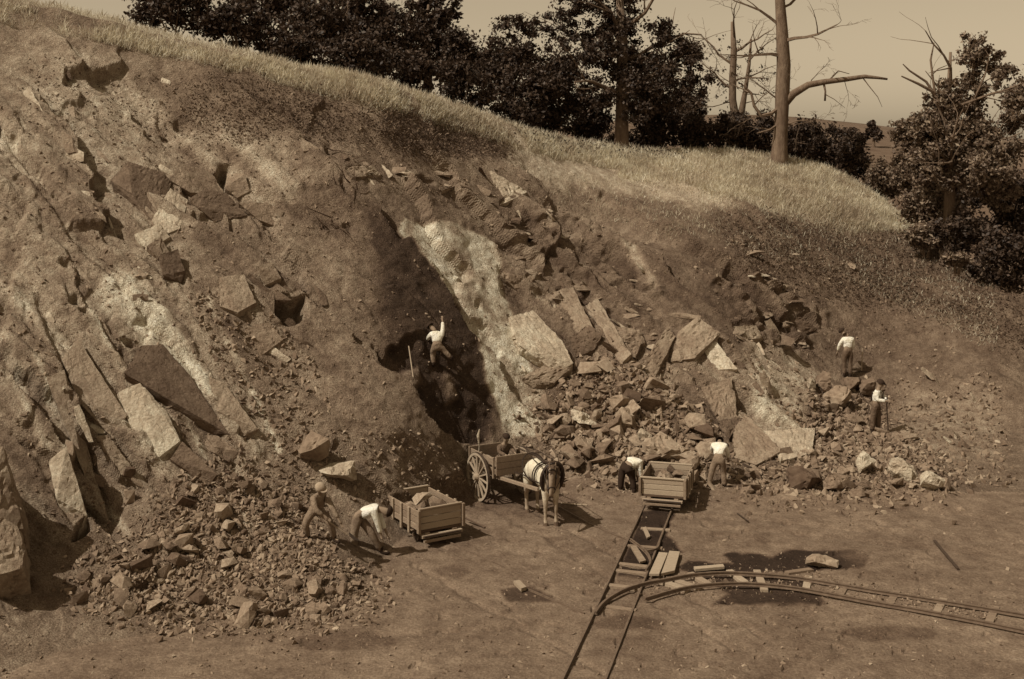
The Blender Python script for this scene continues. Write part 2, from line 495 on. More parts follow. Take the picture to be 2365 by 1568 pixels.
# --- relief
def _base(u, v):
    return np.array(P(u, v, F / float(s_slope(np.array([float(u)]), np.array([float(v)]))[0])))
A_DIP = _base(480, 1110) - _base(130, 720); A_DIP /= np.linalg.norm(A_DIP)
N0 = np.array([-.05, -.62, .78]); N0 /= np.linalg.norm(N0)
B_ST = np.cross(N0, A_DIP); B_ST /= np.linalg.norm(B_ST); N1 = np.cross(A_DIP, B_ST)
bed = np.stack([flat @ A_DIP, flat @ B_ST, flat @ N1], 1)
jit = np.stack([fbm(flat * .7, 4, 21), fbm(flat * .7 + 9, 4, 22), fbm(flat * .7 + 19, 4, 23)], 1)
_grass = inside(Uw, Vw, [(-420, -200), (2800, -200), (2800, 700), (2200, 640), (2050, 530), (1800, 500), (1550, 450), (1250, 400), (1000, 330), (850, 260), (600, 190), (0, 60), (-420, -30)], 40)
rock = np.maximum(rock, .28 * (1 - _grass))
_m = (rock.ravel() > .02) & is_slope.ravel()
def facets_m(p, k, t):
    z = np.zeros(len(p)); o = [z.copy(), z.copy() + 1, z.copy() + .5]
    r = facets(p[_m], k, t)
    for a, b in zip(o, r): a[_m] = b
    return o
f1, e1, r1 = facets_m((bed + jit * .25) / np.array([6.5, 1.25, 5.0]), 100, .4)      # long slabs lying along the dip
f2, e2, r2 = facets_m((bed + jit * .3) / np.array([2.2, .55, 2.2]), 200, .45)
f3, e3, r3 = facets_m((bed + jit * .3) / np.array([.55, .33, .4]), 300, .5)
_m = ((1 - _grass).ravel() > .02) & is_slope.ravel()
f0, e0, r0 = facets_m((bed + jit * .8) / np.array([13., 2.9, 12.]), 50, .75)          # big dip slopes stepping down to the right
f0 = f0 * ((1 - _grass) * (1 - inside(Uw, Vw, [(1230, 880), (1450, 830), (1650, 960), (2250, 980), (2250, 1200), (1230, 1200)], 60)) * (1 - .6 * inside(Uw, Vw, [(150, 1350), (420, 1090), (720, 1120), (900, 1250), (900, 1500), (100, 1500)], 60))).ravel()
rk = rock.ravel() * np.clip(.75 + 1.0 * fbm(flat * .4, 2, 44), .25, 1)
streak = fbm(np.stack([bed[:, 0] * .16, bed[:, 1] * 1.9, bed[:, 2] * .3], 1), 3, 64, .55)
patch = fbm(flat * .45, 3, 65)
tone = tone * (1 + ((.28 * (r0 - .5)) * (1 - _grass.ravel())).reshape(Ug.shape))
tone = tone * (1 + (.30 * (r1 - .5) + .24 * (r2 - .5) + .14 * (r3 - .5)).reshape(Ug.shape) * rock)
tone = tone * (1 + ((.75 * streak + .25 * patch) * rk).reshape(Ug.shape))
streak2 = fbm(np.stack([bed[:, 0] * .5, bed[:, 1] * 3.1, bed[:, 2] * .5], 1), 2, 67, .5)
strat = np.clip(.35 + .65 * rock.ravel() + .5 * patch, 0, 1.2)
soil = fbm(flat * 1.5, 3, 61, .55) * .05 + np.abs(fbm(flat * .6, 3, 66)) * .10
gully = np.abs(fbm(np.stack([bed[:, 0] * .15, bed[:, 1] * .8, bed[:, 2] * .8], 1), 3, 88))
lump = np.maximum(0, fbm(flat * 4.5, 2, 91) - .3) * .2
calm = 1 - inside(Ug, Vg, [(860, 380), (1180, 400), (1190, 640), (1260, 1000), (1150, 1020), (1060, 700), (900, 540)], 20).ravel()
chip = np.clip(fbm(flat * .8, 2, 92) * 2, 0, 1)                                      # where the slabs are shattered small
disp = f0 * .30 + rk * (f1 * .19 + f2 * .10 * calm + f3 * (.02 + .05 * chip) * calm - .07 * (e1 < .035) - .05 * (e2 < .04)) + soil * (1 - .7 * rk) + fbm(flat * 3.3, 2, 63, .5) * .05 + (streak * .10 + streak2 * .04) * strat * calm + lump * .4 * (1 - rk) - (1 - rk) * gully * .14 + fbm(flat * .18, 3, 55) * .25
slopew = np.clip((s_s - s_f) / 6, 0, 1).ravel()
disp *= slopew
disp = disp.reshape(Ug.shape)
floor_bump = (fbm(flat * np.array([.6, .6, 1]), 4, 71) * .05 + fbm(flat * 3, 3, 72) * .018).reshape(Ug.shape) * (1 - slopew.reshape(Ug.shape))
for (x0, y0, x1, y1, w) in [(1120, 1165, 1700, 1500, 5), (1175, 1150, 1780, 1480, 5), (1600, 1190, 2400, 1260, 5), (1620, 1210, 2400, 1290, 6), (950, 1300, 1400, 1560, 6), (1900, 1150, 2400, 1210, 4), (700, 1480, 1300, 1440, 6)]:
    floor_bump -= inside(Us_, Vs_, [(x0, y0 - w), (x1, y1 - w), (x1, y1 + w), (x0, y0 + w)], 5) * .035 * (1 - slopew.reshape(Ug.shape))
_pr = np.random.default_rng(5)
for _ in range(170):
    cx, cy = _pr.uniform(900, 2300), 1150 + 400 * _pr.random()
    rx, ry = _pr.uniform(5, 16), _pr.uniform(2.5, 6)
    an = np.linspace(0, 2 * np.pi, 9)[:-1]; rr_ = _pr.uniform(.6, 1.3, 8)
    floor_bump -= inside(Us_, Vs_, np.stack([cx + rx * np.cos(an) * rr_, cy + ry * np.sin(an) * rr_], 1), 2.5) * _pr.uniform(.02, .06) * (1 - slopew.reshape(Ug.shape))
def bump_zone(poly, feather, h, fine=True):
    global disp
    disp = disp + inside(Us_ if fine else Uw, Vs_ if fine else Vw, poly, feather) * h
# heaps
bump_zone([(1270, 880), (1450, 850), (1600, 960), (1680, 1080), (1560, 1130), (1330, 1110), (1240, 990)], 60, .35, False)
bump_zone([(1750, 1060), (2000, 1010), (2170, 1060), (2190, 1135), (1800, 1140)], 40, .25, False)
bump_zone([(350, 1180), (650, 1150), (820, 1230), (830, 1380), (500, 1420), (250, 1360)], 60, .08, False)
# the dug-out hollow the climbing man works in, and smaller holes
_Ur = Ug + wu.reshape(Ug.shape) * .5 + wu2.reshape(Ug.shape) * 2.2; _Vr = Vg + wv.reshape(Ug.shape) * .5 + wv2.reshape(Ug.shape) * 2.2
_pit = inside(_Ur, _Vr, [(866, 801), (887, 814), (920, 792), (986, 768), (1030, 775), (1085, 830), (1125, 940), (1135, 1020), (1115, 1028), (1060, 1010), (1000, 970), (940, 890), (885, 840)], 4)
_dd = ((Us_ - 870) * .74 - (Vs_ - 800) * .67)
disp = disp - _pit * .34 * (1 - np.clip(_dd / 120, 0, 1)) ** .8
disp = disp + _pit * .10 * fbm(flat * 3.0, 2, 93).reshape(Ug.shape)
bump_zone([(940, 850), (975, 845), (984, 880), (955, 895)], 7, .2)
bump_zone([(1030, 860), (1046, 862), (1060, 915), (1046, 925)], 8, .12)
bump_zone([(640, 695), (660, 690), (680, 702), (705, 693), (706, 738), (680, 757), (657, 754), (638, 729)], 3, -.8)
bump_zone([(660, 728), (678, 726), (686, 742), (668, 748)], 5, .45)
bump_zone([(497, 386), (518, 362), (530, 360), (533, 403), (523, 420)], 3, -.7)
bump_zone([(175, 1226), (194, 1208), (209, 1234), (188, 1246), (166, 1260)], 3, -.8)
for (cx, cy, rx, ry, h) in [(720, 325, 26, 14, -.5), (765, 330, 10, 10, -.4), (795, 430, 8, 26, -.4), (985, 406, 20, 6, -.5), (830, 375, 16, 6, -.4), (150, 622, 14, 8, -.5),
                            (172, 700, 14, 12, -.5), (196, 730, 12, 9, -.45), (164, 918, 13, 6, -.5), (300, 790, 18, 7, -.4), (284, 812, 12, 6, -.35), (275, 545, 16, 8, -.4),
                            (810, 520, 12, 10, -.35), (760, 505, 40, 5, -.3), (572, 1000, 20, 8, -.5), (1780, 745, 60, 10, -.4), (1890, 740, 8, 22, -.4), (1700, 650, 20, 30, -.35),
                            (1690, 985, 30, 18, -.6), (1755, 990, 40, 14, -.5), (2205, 865, 22, 8, -.4), (2180, 1045, 20, 6, -.3), (410, 640, 12, 26, -.25), (390, 270, 12, 30, -.3), (425, 265, 18, 14, -.3),
                            (600, 660, 30, 5, -.4), (640, 650, 20, 6, -.4), (1160, 480, 20, 7, -.4), (1455, 575, 30, 6, -.4), (1230, 560, 60, 10, -.35), (1330, 600, 70, 9, -.4), (1430, 640, 50, 8, -.4)]:
    an = np.linspace(0, 2 * np.pi, 12)[:-1]
    rr_ = RNG.uniform(.45, 1.35, 11); ca, sa = np.cos(an) * rx * rr_, np.sin(an) * ry * rr_
    bump_zone(np.stack([cx + ca + sa * .35, cy + sa + ca * .3], 1), 4, h * .6)
# thin bedding ledges in the dark shale
shale = inside(Uw, Vw, [(1160, 500), (1300, 500), (1420, 560), (1520, 690), (1500, 780), (1300, 760), (1180, 640)], 20)
led = np.floor(flat[:, 2] * 3.2 + .5 * fbm(flat * .9, 3, 99) * 2 + flat[:, 0] * .5)
disp += shale * ((_h(led.astype(np.int64), (flat[:, 0] * 1.3 + fbm(flat, 2, 98) * 2).astype(np.int64), led.astype(np.int64) * 0, 5) - .5) * .38).reshape(Ug.shape)
shale2 = inside(Uw, Vw, [(1640, 640), (1760, 620), (1900, 720), (1880, 800), (1700, 800)], 20)
disp += shale2 * ((_h(led.astype(np.int64), (flat[:, 0] * 1.1 + fbm(flat, 2, 97) * 2).astype(np.int64), led.astype(np.int64) * 0, 6) - .5) * .4).reshape(Ug.shape)

for _ in range(1):
    disp = np.pad(disp, 1, mode='edge')
    disp = (disp[:-2] + 2 * disp[1:-1] + disp[2:]) / 4
    disp = (disp[:, :-2] + 2 * disp[:, 1:-1] + disp[:, 2:]) / 4
POS = POS + NOR * disp[..., None]
POS[..., 2] += floor_bump

# --- floor stains (wet ground, track bed) and darker patches in the tone of the floor
fl = ~is_slope
tone = np.where(fl, .158 * (1 + .12 * fbm(flat * .5, 3, 31).reshape(Ug.shape)), tone)
def stain(poly, feather, amount, k=1.):
    global tone
    w = inside(Us_, Vs_, poly, feather) * k * fl
    tone = tone * (1 - w) + amount * w
stain([(1564, 1312), (1586, 1293), (1624, 1295), (1655, 1303), (1693, 1301), (1666, 1278), (1704, 1271), (1742, 1276), (1780, 1288), (1803, 1276), (1871, 1272), (1947, 1272), (1997, 1280),
       (2012, 1295), (1993, 1309), (1924, 1312), (1871, 1318), (1814, 1322), (1719, 1324), (1605, 1326)], 3, .030)
stain([(1484, 1178), (1556, 1180), (1540, 1238), (1580, 1273), (1530, 1284), (1490, 1330), (1425, 1325), (1450, 1257)], 4, .030)
stain([(1567, 1330), (1700, 1324), (1850, 1335), (1880, 1360), (1905, 1392), (1640, 1398), (1690, 1370)], 5, .035, .95)
stain([(1150, 1358), (1230, 1350), (1290, 1390), (1170, 1384)], 5, .06)
stain([(1085, 1165), (1180, 1130), (1320, 1120), (1330, 1190), (1180, 1205)], 18, .12)  # darker patch around the horse cart
for (cx, cy, rx, ry) in [(1652, 1232, 22, 6), (1700, 1231, 12, 4), (1760, 1238, 22, 6), (1845, 1239, 24, 4), (1760, 1253, 18, 7), (1275, 1249, 28, 5), (1240, 1275, 8, 3), (1735, 1205, 14, 9), (1700, 1187, 10, 5),
                         (2080, 1190, 60, 16), (2100, 1250, 70, 14), (1050, 1320, 40, 14), (1450, 1440, 90, 16), (800, 1480, 120, 22), (2050, 1460, 120, 20), (1640, 1186, 12, 4)]:
    an = np.linspace(0, 2 * np.pi, 13)[:-1]
    stain(np.stack([cx + rx * np.cos(an), cy + ry * np.sin(an)], 1), 6, .085, .75)
stain([(1700, 1150), (2300, 1150), (2300, 1330), (2050, 1330), (1900, 1250), (1700, 1220)], 40, .165, .7)
tone = np.clip(tone, .022, .6)

# --- mesh: floor and face are two pieces of the setting
CRp = POS[-1]
Dc = CRp[:, 1]
back = []
bslope = (CRp[:, 2] - H) / Dc - .02
ks = [1.2, 3, 6, 10, 16, 26, 45, 80]
for k in ks:
    q = np.empty_like(CRp)
    q[:, 1] = Dc + k
    q[:, 0] = CRp[:, 0] * (Dc + k) / Dc
    q[:, 2] = CRp[:, 2] + bslope * k - .004 * k * k * .3
    back.append(q)
front = []
for v in (4200, 2900, 2200, 1900):
    D = F * H / (v - YH)
    front.append(np.stack([(us - CX) * D / F, np.full(NU, D), np.zeros(NU)], 1))
ALL = np.concatenate([np.array(front), POS, np.array(back)], 0)
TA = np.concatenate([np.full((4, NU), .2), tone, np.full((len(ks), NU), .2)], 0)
SL = np.concatenate([np.zeros((4, NU), bool), is_slope, np.ones((len(ks), NU), bool)], 0)
NR = ALL.shape[0]
idx = np.arange(NR * NU).reshape(NR, NU)
quads = np.stack([idx[:-1, :-1], idx[:-1, 1:], idx[1:, 1:], idx[1:, :-1]], -1).reshape(-1, 4)
qs = (SL[:-1, :-1] & SL[:-1, 1:] & SL[1:, 1:] & SL[1:, :-1]).reshape(-1)
def submesh(name, q, m):
    used, inv = np.unique(q, return_inverse=True)
    me = mesh_np(name, ALL.reshape(-1, 3)[used], inv.reshape(q.shape))
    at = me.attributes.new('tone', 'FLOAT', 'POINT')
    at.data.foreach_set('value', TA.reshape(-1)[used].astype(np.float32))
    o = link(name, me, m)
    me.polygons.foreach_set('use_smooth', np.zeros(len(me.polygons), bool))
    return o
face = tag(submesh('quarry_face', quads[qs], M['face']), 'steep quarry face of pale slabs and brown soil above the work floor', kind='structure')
floor = tag(submesh('quarry_floor', quads[~qs], M['floor']), 'trodden dirt floor of the quarry', kind='structure')
gme = mesh_np('ground', [(-1500, -200, -.35), (1500, -200, -.35), (1500, 2500, -.35), (-1500, 2500, -.35)], [(0, 1, 2, 3)])
tag(link('ground', gme, M['field']), 'open land around the quarry', kind='structure')

NORs = grid_normals(POS[::3, ::3])
if NORs[NT // 6, NU // 6, 1] > 0: NORs = -NORs
def surf(u, v, lift=0.):
    """point and normal of the built ground seen at (u, v)"""
    fu = min(max((u - us[0]) / STEP, 0), NU - 1.001); iu = int(fu)
    vcu = vc[iu] + (vc[iu + 1] - vc[iu]) * (fu - iu)
    ft = min(max((v - VB) / (vcu - VB), 0), 1) * (NT - 1); it = min(int(ft), NT - 2)
    a, b = fu - iu, ft - it
    p = POS[it, iu] * (1 - a) * (1 - b) + POS[it, iu + 1] * a * (1 - b) + POS[it + 1, iu] * (1 - a) * b + POS[it + 1, iu + 1] * a * b
    n = Vector(NOR[it, iu])
    p = Vector(p)
    return p + n * lift, n

def hit(u, v, it=4):
    """the built ground where the line of sight through (u, v) meets it"""
    a, b = u, v
    for _ in range(it):
        p, n = surf(a, b)
        a += .8 * (u - (CX + p.x * F / p.y)); b += .8 * (v - (YH + (H - p.z) * F / p.y))
    return surf(a, b)

def crest_pt(u, k=0., dz=0.):
    fu = min(max((u - us[0]) / STEP, 0), NU - 1.001); i = int(fu)
    p = CRp[i]
    return Vector((p[0] * (p[1] + k) / p[1], p[1] + k, p[2] + bslope[i] * k + dz))

# ------------------------------------------------------------------ far land beyond the hill
def far_hill():
    xs = np.linspace(-60, 260, 60); ys = np.linspace(120, 300, 20)
    X, Y = np.meshgrid(xs, ys)
    top = 10 + (Y - 120) / 180 * 9 * np.exp(-((X - 50) / 60) ** 2) - 3.2 * (1 - (Y - 120) / 180)
    Z = top + fbm(np.stack([X.ravel(), Y.ravel(), X.ravel() * 0], 1) * .05, 3, 7).reshape(X.shape) * .6
    Z[-1] -= 12
    Z[0] = -2; Z[1] = np.minimum(Z[1], 3)
    v = np.stack([X, Y, Z], -1).reshape(-1, 3)
    i = np.arange(60 * 20).reshape(20, 60)
    q = np.stack([i[:-1, :-1], i[:-1, 1:], i[1:, 1:], i[1:, :-1]], -1).reshape(-1, 4)
    me = mesh_np('far_hill', v, q)
    tag(link('far_hill', me, M['field'], smooth=True), 'far grassy hillside beyond the hedge', kind='structure')
far_hill()

# ------------------------------------------------------------------ traced bedrock blocks and boulders, two added shadow casters
def roughen(me, origin, amp, seg):
    bm = bmesh.new(); bm.from_mesh(me)
    for _ in range(4):
        long_ = [e for e in bm.edges if e.calc_length() > seg]
        if not long_: break
        bmesh.ops.subdivide_edges(bm, edges=long_, cuts=1, use_grid_fill=True)
        bmesh.ops.triangulate(bm, faces=list(bm.faces))
    bm.normal_update()
    co = np.array([v.co[:] for v in bm.verts]); no = np.array([v.normal[:] for v in bm.verts])
    w = co + np.array(origin)
    fc, ed, _ = facets((w + .12 * fbm(w * 3, 2, 8)[:, None]) / np.array([.42, .34, .34]), 500, .6)
    d = amp * (fbm(w * 2.2, 4, 9) * .9 + fc * .6 - .9 * (ed < .06))
    co = co + no * d[:, None]
    for v, c in zip(bm.verts, co): v.co = c
    bm.to_mesh(me); bm.free(); me.update()
    return me

def block(name, pts, m, parent=None, sink=.35, jitter=.02, hs=.45, amp=.035):
    """angular block: (u, v, h) outline points on the face, h metres proud of it"""
    q = []
    for (u, v, h) in pts:
        p, n = surf(u, v)
        sm = Vector(N0) * .75 + n * .25; sm.normalize()
        q.append(p + sm * (h * hs) + Vector(RNG.normal(0, jitter, 3)))
        q.append(p - sm * sink)
    c = sum(q, Vector()) / len(q)
    me = roughen(hull_mesh(name, [x - c for x in q]), c, amp, .12)
    return link(name, me, m, parent, c)

def blocky(n, rng, sq=.55):
    """points of an angular, rather boxy stone of unit size"""
    out = []
    for _ in range(n):
        v = rng.normal(0, 1, 3); v /= np.linalg.norm(v)
        b = v / np.abs(v).max()
        out.append(Vector((v * (1 - sq) + b * sq) * rng.uniform(.85, 1.05)))
    return out

SLABS = [
    ('d', [(264, 424, .75), (304, 395, .85), (382, 409, .45), (400, 421, .12), (353, 513, .0), (309, 463, .45)]),
    ('n', [(400, 421, .25), (420, 377, .5), (497, 378, .55), (528, 425, .15), (445, 442, .3)]),
    ('d', [(442, 471, .55), (481, 445, .6), (528, 442, .5), (575, 484, .02), (497, 505, .02), (460, 489, .2)]),
    ('p', [(353, 513, .1), (400, 447, .5), (440, 468, .45), (416, 534, .1), (372, 549, .05)]),
    ('n', [(534, 374, .35), (570, 390, .3), (581, 424, .08), (554, 434, .1), (528, 419, .4)]),
    ('n', [(552, 463, .3), (622, 456, .35), (662, 474, .1), (643, 500, .02), (601, 492, .1)]),
    ('p', [(310, 554, .3), (368, 536, .4), (392, 560, .25), (338, 590, .15)]),
    ('n', [(338, 590, .45), (374, 569, .45), (394, 600, .2), (362, 612, .2)]),
    ('d', [(365, 620, .55), (413, 605, .55), (427, 642, .3), (419, 660, .1), (374, 654, .2)]),
    ('d', [(330, 812, .55), (380, 812, .5), (436, 868, .25), (530, 1000, .0), (490, 985, .05), (370, 925, .25), (290, 880, .5)]),
    ('p', [(276, 906, .3), (324, 900, .4), (390, 960, .45), (422, 1026, .5), (371, 1055, .15), (305, 976, .15)]),
    ('d', [(425, 1028, .5), (498, 1106, .12), (482, 1114, .02), (397, 1061, .2)]),
    ('n', [(482, 998, .3), (511, 996, .35), (563, 1044, .15), (546, 1060, .0), (498, 1026, .1)]),
    ('n', [(480, 880, .2), (520, 900, .35), (592, 1000, .3), (560, 1004, .05), (500, 950, .05)]),
    ('n', [(150, 830, .3), (190, 800, .4), (300, 960, .3), (270, 1000, .05), (190, 920, .1)]),
    ('n', [(230, 1010, .25), (262, 1000, .3), (318, 1082, .2), (300, 1100, .02)]),
    ('n', [(108, 880, .2), (150, 870, .4), (230, 1040, .35), (200, 1080, .05)]),
    ('p', [(110, 1080, .3), (150, 1060, .45), (205, 1200, .4), (180, 1235, .1), (130, 1170, .25)]),
    ('n', [(500, 660, .2), (560, 650, .35), (590, 720, .25), (545, 742, .35), (510, 720, .1)]),
    ('n', [(590, 640, .3), (630, 625, .4), (650, 660, .3), (610, 668, .1)]),
    ('n', [(560, 770, .15), (620, 760, .35), (650, 800, .2), (600, 830, .05)]),
    ('p', [(1170, 744, .3), (1224, 734, .5), (1296, 812, .75), (1319, 868, .8), (1284, 880, .6), (1196, 822, .75), (1180, 790, .4)]),
    ('n', [(1205, 880, .3), (1262, 852, .45), (1317, 870, .6), (1275, 900, .35), (1230, 900, .2)]),
    ('d', [(1310, 800, .55), (1355, 776, .7), (1388, 800, .4), (1370, 822, .15), (1325, 834, .05)]),
    ('n', [(1270, 690, .35), (1320, 680, .5), (1345, 740, .4), (1375, 800, .5), (1330, 790, .2)]),
    ('n', [(1350, 720, .2), (1378, 700, .4), (1455, 850, .45), (1435, 860, .1)]),
    ('n', [(1390, 770, .2), (1480, 770, .4), (1490, 800, .3), (1410, 812, .3)]),
    ('n', [(1400, 820, .3), (1480, 800, .5), (1470, 838, .5), (1420, 832, .4)]),
    ('n', [(1560, 780, .4), (1600, 764, .6), (1650, 800, .5), (1600, 840, .2), (1550, 830, .15)]),
    ('n', [(1480, 860, .15), (1540, 770, .5), (1560, 790, .4), (1510, 880, .1)]),
    ('p', [(1600, 790, .35), (1648, 812, .5), (1690, 870, .45), (1650, 860, .1)]),
    ('n', [(1620, 900, .2), (1680, 890, .4), (1710, 980, .3), (1660, 970, .05)]),
    ('n', [(1690, 1010, .4), (1720, 972, .75), (1752, 990, .6), (1800, 1065, .4), (1745, 1085, .25), (1690, 1060, .1)]),
    ('d', [(1660, 985, .6), (1702, 968, .7), (1716, 974, .6), (1680, 1025, .1)]),
    ('p', [(1770, 990, .35), (1820, 1000, .5), (1880, 1000, .4), (1872, 1070, .25), (1800, 1088, .25)]),
    ('n', [(1680, 770, .2), (1740, 760, .4), (1760, 790, .35), (1700, 800, .1)]),
    ('n', [(1740, 790, .25), (1800, 770, .4), (1830, 800, .2), (1770, 815, .1)]),
    ('d', [(1790, 745, .4), (1850, 735, .5), (1890, 760, .3), (1830, 775, .05)]),
    ('n', [(1700, 830, .2), (1760, 810, .4), (1800, 860, .3), (1740, 880, .05)]),
    ('n', [(1150, 640, .2), (1190, 625, .45), (1225, 660, .35), (1190, 680, .1)]),
    ('n', [(690, 320, .25), (730, 318, .4), (740, 350, .3), (700, 355, .1)]),
    ('n', [(800, 380, .2), (870, 376, .35), (890, 395, .25), (820, 402, .1)]),
    ('p', [(1120, 410, .2), (1215, 420, .35), (1200, 470, .3), (1150, 480, .1)]),
    ('n', [(2040, 1000, .3), (2090, 985, .4), (2120, 1020, .3), (2060, 1030, .1)]),
]
_SM = {'d': 'slab_dark', 'n': 'slab', 'p': 'slab_pale'}  # d: darker rock, with the shade of turned-away facets put into its tone
block('rock_slab', [(-60, 1180, 1.2), (-10, 1130, 1.7), (40, 1150, 1.8), (66, 1230, 1.5), (60, 1300, .9), (-40, 1310, .8)], M['slab'], face, .35, .02, 1.)  # added outcrop at the left margin, raised to cast a shadow rightward
block('rock_slab', [(-30, 1330, 1.0), (20, 1310, 1.3), (60, 1330, 1.2), (64, 1390, .8), (-20, 1400, .6)], M['slab'], face, .35, .02, 1.)  # second added block, there to throw shadow across the slope
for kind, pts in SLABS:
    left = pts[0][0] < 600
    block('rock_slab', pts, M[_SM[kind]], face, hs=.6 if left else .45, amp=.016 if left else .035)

# smaller ledges and shards breaking out of the face
SHARDS = []
for i in range(12):
    me = hull_mesh('rock_slab', [Vector((v.x, v.y * .62, v.z * .5)) for v in blocky(12, RNG, .75)])
    roughen(me, (i * 5, 7, 0), .10, .6)
    me.materials.append(M[('slab', 'slab', 'slab_dark', 'slab_pale')[i % 4]])
    SHARDS.append(me)
_B = Matrix((Vector(A_DIP), Vector(B_ST), Vector(N1))).transposed()
LEDGE_ZONES = [([(110, 380), (420, 330), (660, 420), (640, 540), (430, 560), (460, 760), (600, 1040), (420, 1110), (110, 1120)], 50), ([(0, 150), (420, 170), (600, 330), (100, 380)], 20), ([(480, 610), (760, 680), (760, 850), (500, 800)], 14),
               ([(1160, 500), (1420, 540), (1510, 700), (1480, 870), (1200, 860)], 16), ([(1490, 760), (1800, 720), (1890, 820), (1880, 1000), (1600, 1000)], 20), ([(700, 320), (1000, 380), (1210, 400), (1200, 500), (900, 470)], 8), ([(2050, 860), (2330, 860), (2330, 1080), (2100, 1060)], 26)]
def in_poly(u, v, poly):
    ins = False
    for (x0, y0), (x1, y1) in zip(poly, poly[1:] + poly[:1]):
        if (y0 > v) != (y1 > v) and u < (x1 - x0) * (v - y0) / (y1 - y0) + x0: ins = not ins
    return ins
def sample(poly):
    xs = [p[0] for p in poly]; ys = [p[1] for p in poly]
    while True:
        u, v = random.uniform(min(xs), max(xs)), random.uniform(min(ys), max(ys))
        if in_poly(u, v, poly): return u, v
for poly, n in LEDGE_ZONES:
    for _ in range(n):
        u, v = sample(poly)
        p, nn = surf(u, v)
        o = bpy.data.objects.new('rock_slab', random.choice(SHARDS)); COL.objects.link(o)
        o.parent = face
        r = .07 + .22 * random.random() ** 2.0
        o.location = p - nn * r * .12
        o.rotation_euler = (_B @ Matrix.Rotation(random.gauss(0, .35), 3, 'Z') @ Matrix.Rotation(random.gauss(0, .3), 3, 'Y') @ Matrix.Rotation(random.gauss(0, .3), 3, 'X')).to_euler()
        o.scale = (r * random.uniform(1.2, 3.2), r * random.uniform(.7, 1.2), r * random.uniform(.5, .9))

# thin plates of shale sticking out of the darker ground
for poly, n in [([(1160, 500), (1300, 510), (1420, 560), (1520, 690), (1510, 800), (1380, 790), (1240, 680), (1160, 600)], 40), ([(1610, 620), (1760, 620), (1900, 720), (1880, 800), (1680, 800)], 28), ([(700, 320), (860, 370), (1200, 390), (1180, 490), (900, 430)], 18), ([(1520, 540), (1800, 560), (2250, 720), (2300, 880), (1950, 860), (1650, 700)], 14)]:
    for _ in range(n):
        u, v = sample(poly)
        p, nn = surf(u, v)
        o = bpy.data.objects.new('rock_slab', random.choice(SHARDS)); COL.objects.link(o)
        o.parent = face
        if 1880 < u < 2090 and v > 690: continue
        r = .12 + .26 * random.random() ** 1.8
        o.location = p - nn * r * .15
        o.rotation_euler = (random.gauss(.45, .25), random.gauss(.2, .25), random.gauss(.1, .5))
        o.scale = (r * random.uniform(1.2, 2.6), r * random.uniform(.9, 1.4), r * random.uniform(.3, .6))

# loose boulders one can point at
def boulder(pts, m, label, sink=.3, name='boulder'):
    us_ = [p[0] for p in pts]; vs_ = [p[1] for p in pts]
    uc, v0, v1 = (min(us_) + max(us_)) / 2, min(vs_), max(vs_)
    p, n = hit(uc, v1 - .25 * (v1 - v0))
    k = p.y / F
    rx, rz = (max(us_) - min(us_)) * k * .60, (v1 - v0) * k * .56
    ry = (rx + rz) * .5
    rng = np.random.default_rng(int(uc * 3 + v0) + 17)
    rot = Matrix.Rotation(rng.normal(0, .25), 3, 'Y') @ Matrix.Rotation(rng.uniform(-.6, .6), 3, 'Z') @ Matrix.Rotation(rng.normal(-.2, .25), 3, 'X')
    q = [rot @ v for v in blocky(15, rng, .5)]
    q = [Vector((v.x * rx, v.y * ry, v.z * rz)) for v in q]
    c = P(uc, (v0 + v1) / 2, p.y - ry * .15)
    me = roughen(hull_mesh(name, q), c, .05 * min(1.5, (rx + rz)), .13)
    return tag(link(name, me, M[m], None, c), label, 'boulder')
boulder([(690, 998, .7), (718, 996, .9), (752, 1012, .8), (757, 1040, .4), (740, 1066, .05), (722, 1067, .1), (702, 1035, .25)], 'stone', 'big angular boulder standing alone on the dirt slope at left')
boulder([(745, 1074, .2), (800, 1068, .4), (835, 1090, .45), (832, 1110, .2), (790, 1105, .15)], 'slab_pale', 'low pale cracked boulder just below the lone angular boulder')
boulder([(1425, 952, .8), (1450, 940, 1.0), (1478, 952, .9), (1476, 972, .75), (1445, 985, .7), (1427, 975, .75)], 'stone', 'boulder with a black shaded underside in the middle of the central rubble')
boulder([(1492, 1010, .6), (1520, 992, .95), (1572, 1004, .9), (1580, 1035, .75), (1575, 1060, .4), (1520, 1048, .45)], 'stone', 'largest broad boulder of the central rubble above the far mine cart')
boulder([(1322, 955, .7), (1350, 945, .85), (1385, 965, .7), (1382, 985, .4), (1345, 985, .4)], 'slab_pale', 'pale wide boulder near the left edge of the central rubble')
boulder([(1466, 1000, .7), (1490, 990, .8), (1500, 1012, .7), (1480, 1020, .5)], 'slab_pale', 'small pale boulder touching the left of the largest rubble boulder')
boulder([(1865, 905, .5), (1872, 870, .8), (1885, 866, .85), (1878, 900, .55)], 'slab_pale', 'narrow white upright stone slab left of the upper worker')
boulder([(1885, 868, .85), (1915, 860, .8), (1925, 890, .6), (1900, 912, .3), (1880, 902, .5)], 'stone_dark', 'dark boulder leaning against the white upright slab')
boulder([(1905, 910, .6), (1930, 892, .85), (1960, 900, .8), (1965, 930, .5), (1940, 948, .35), (1908, 935, .4)], 'stone', 'rounded boulder with a pale left side between the two right workers')
boulder([(1945, 872, .6), (1970, 868, .75), (1985, 895, .6), (1965, 905, .4)], 'stone_dark', 'boulder directly below the feet of the upper worker')
boulder([(1985, 880, .4), (2010, 870, .6), (2020, 900, .5), (1995, 915, .3)], 'stone_dark', 'dark boulder behind the capped worker holding a bar')
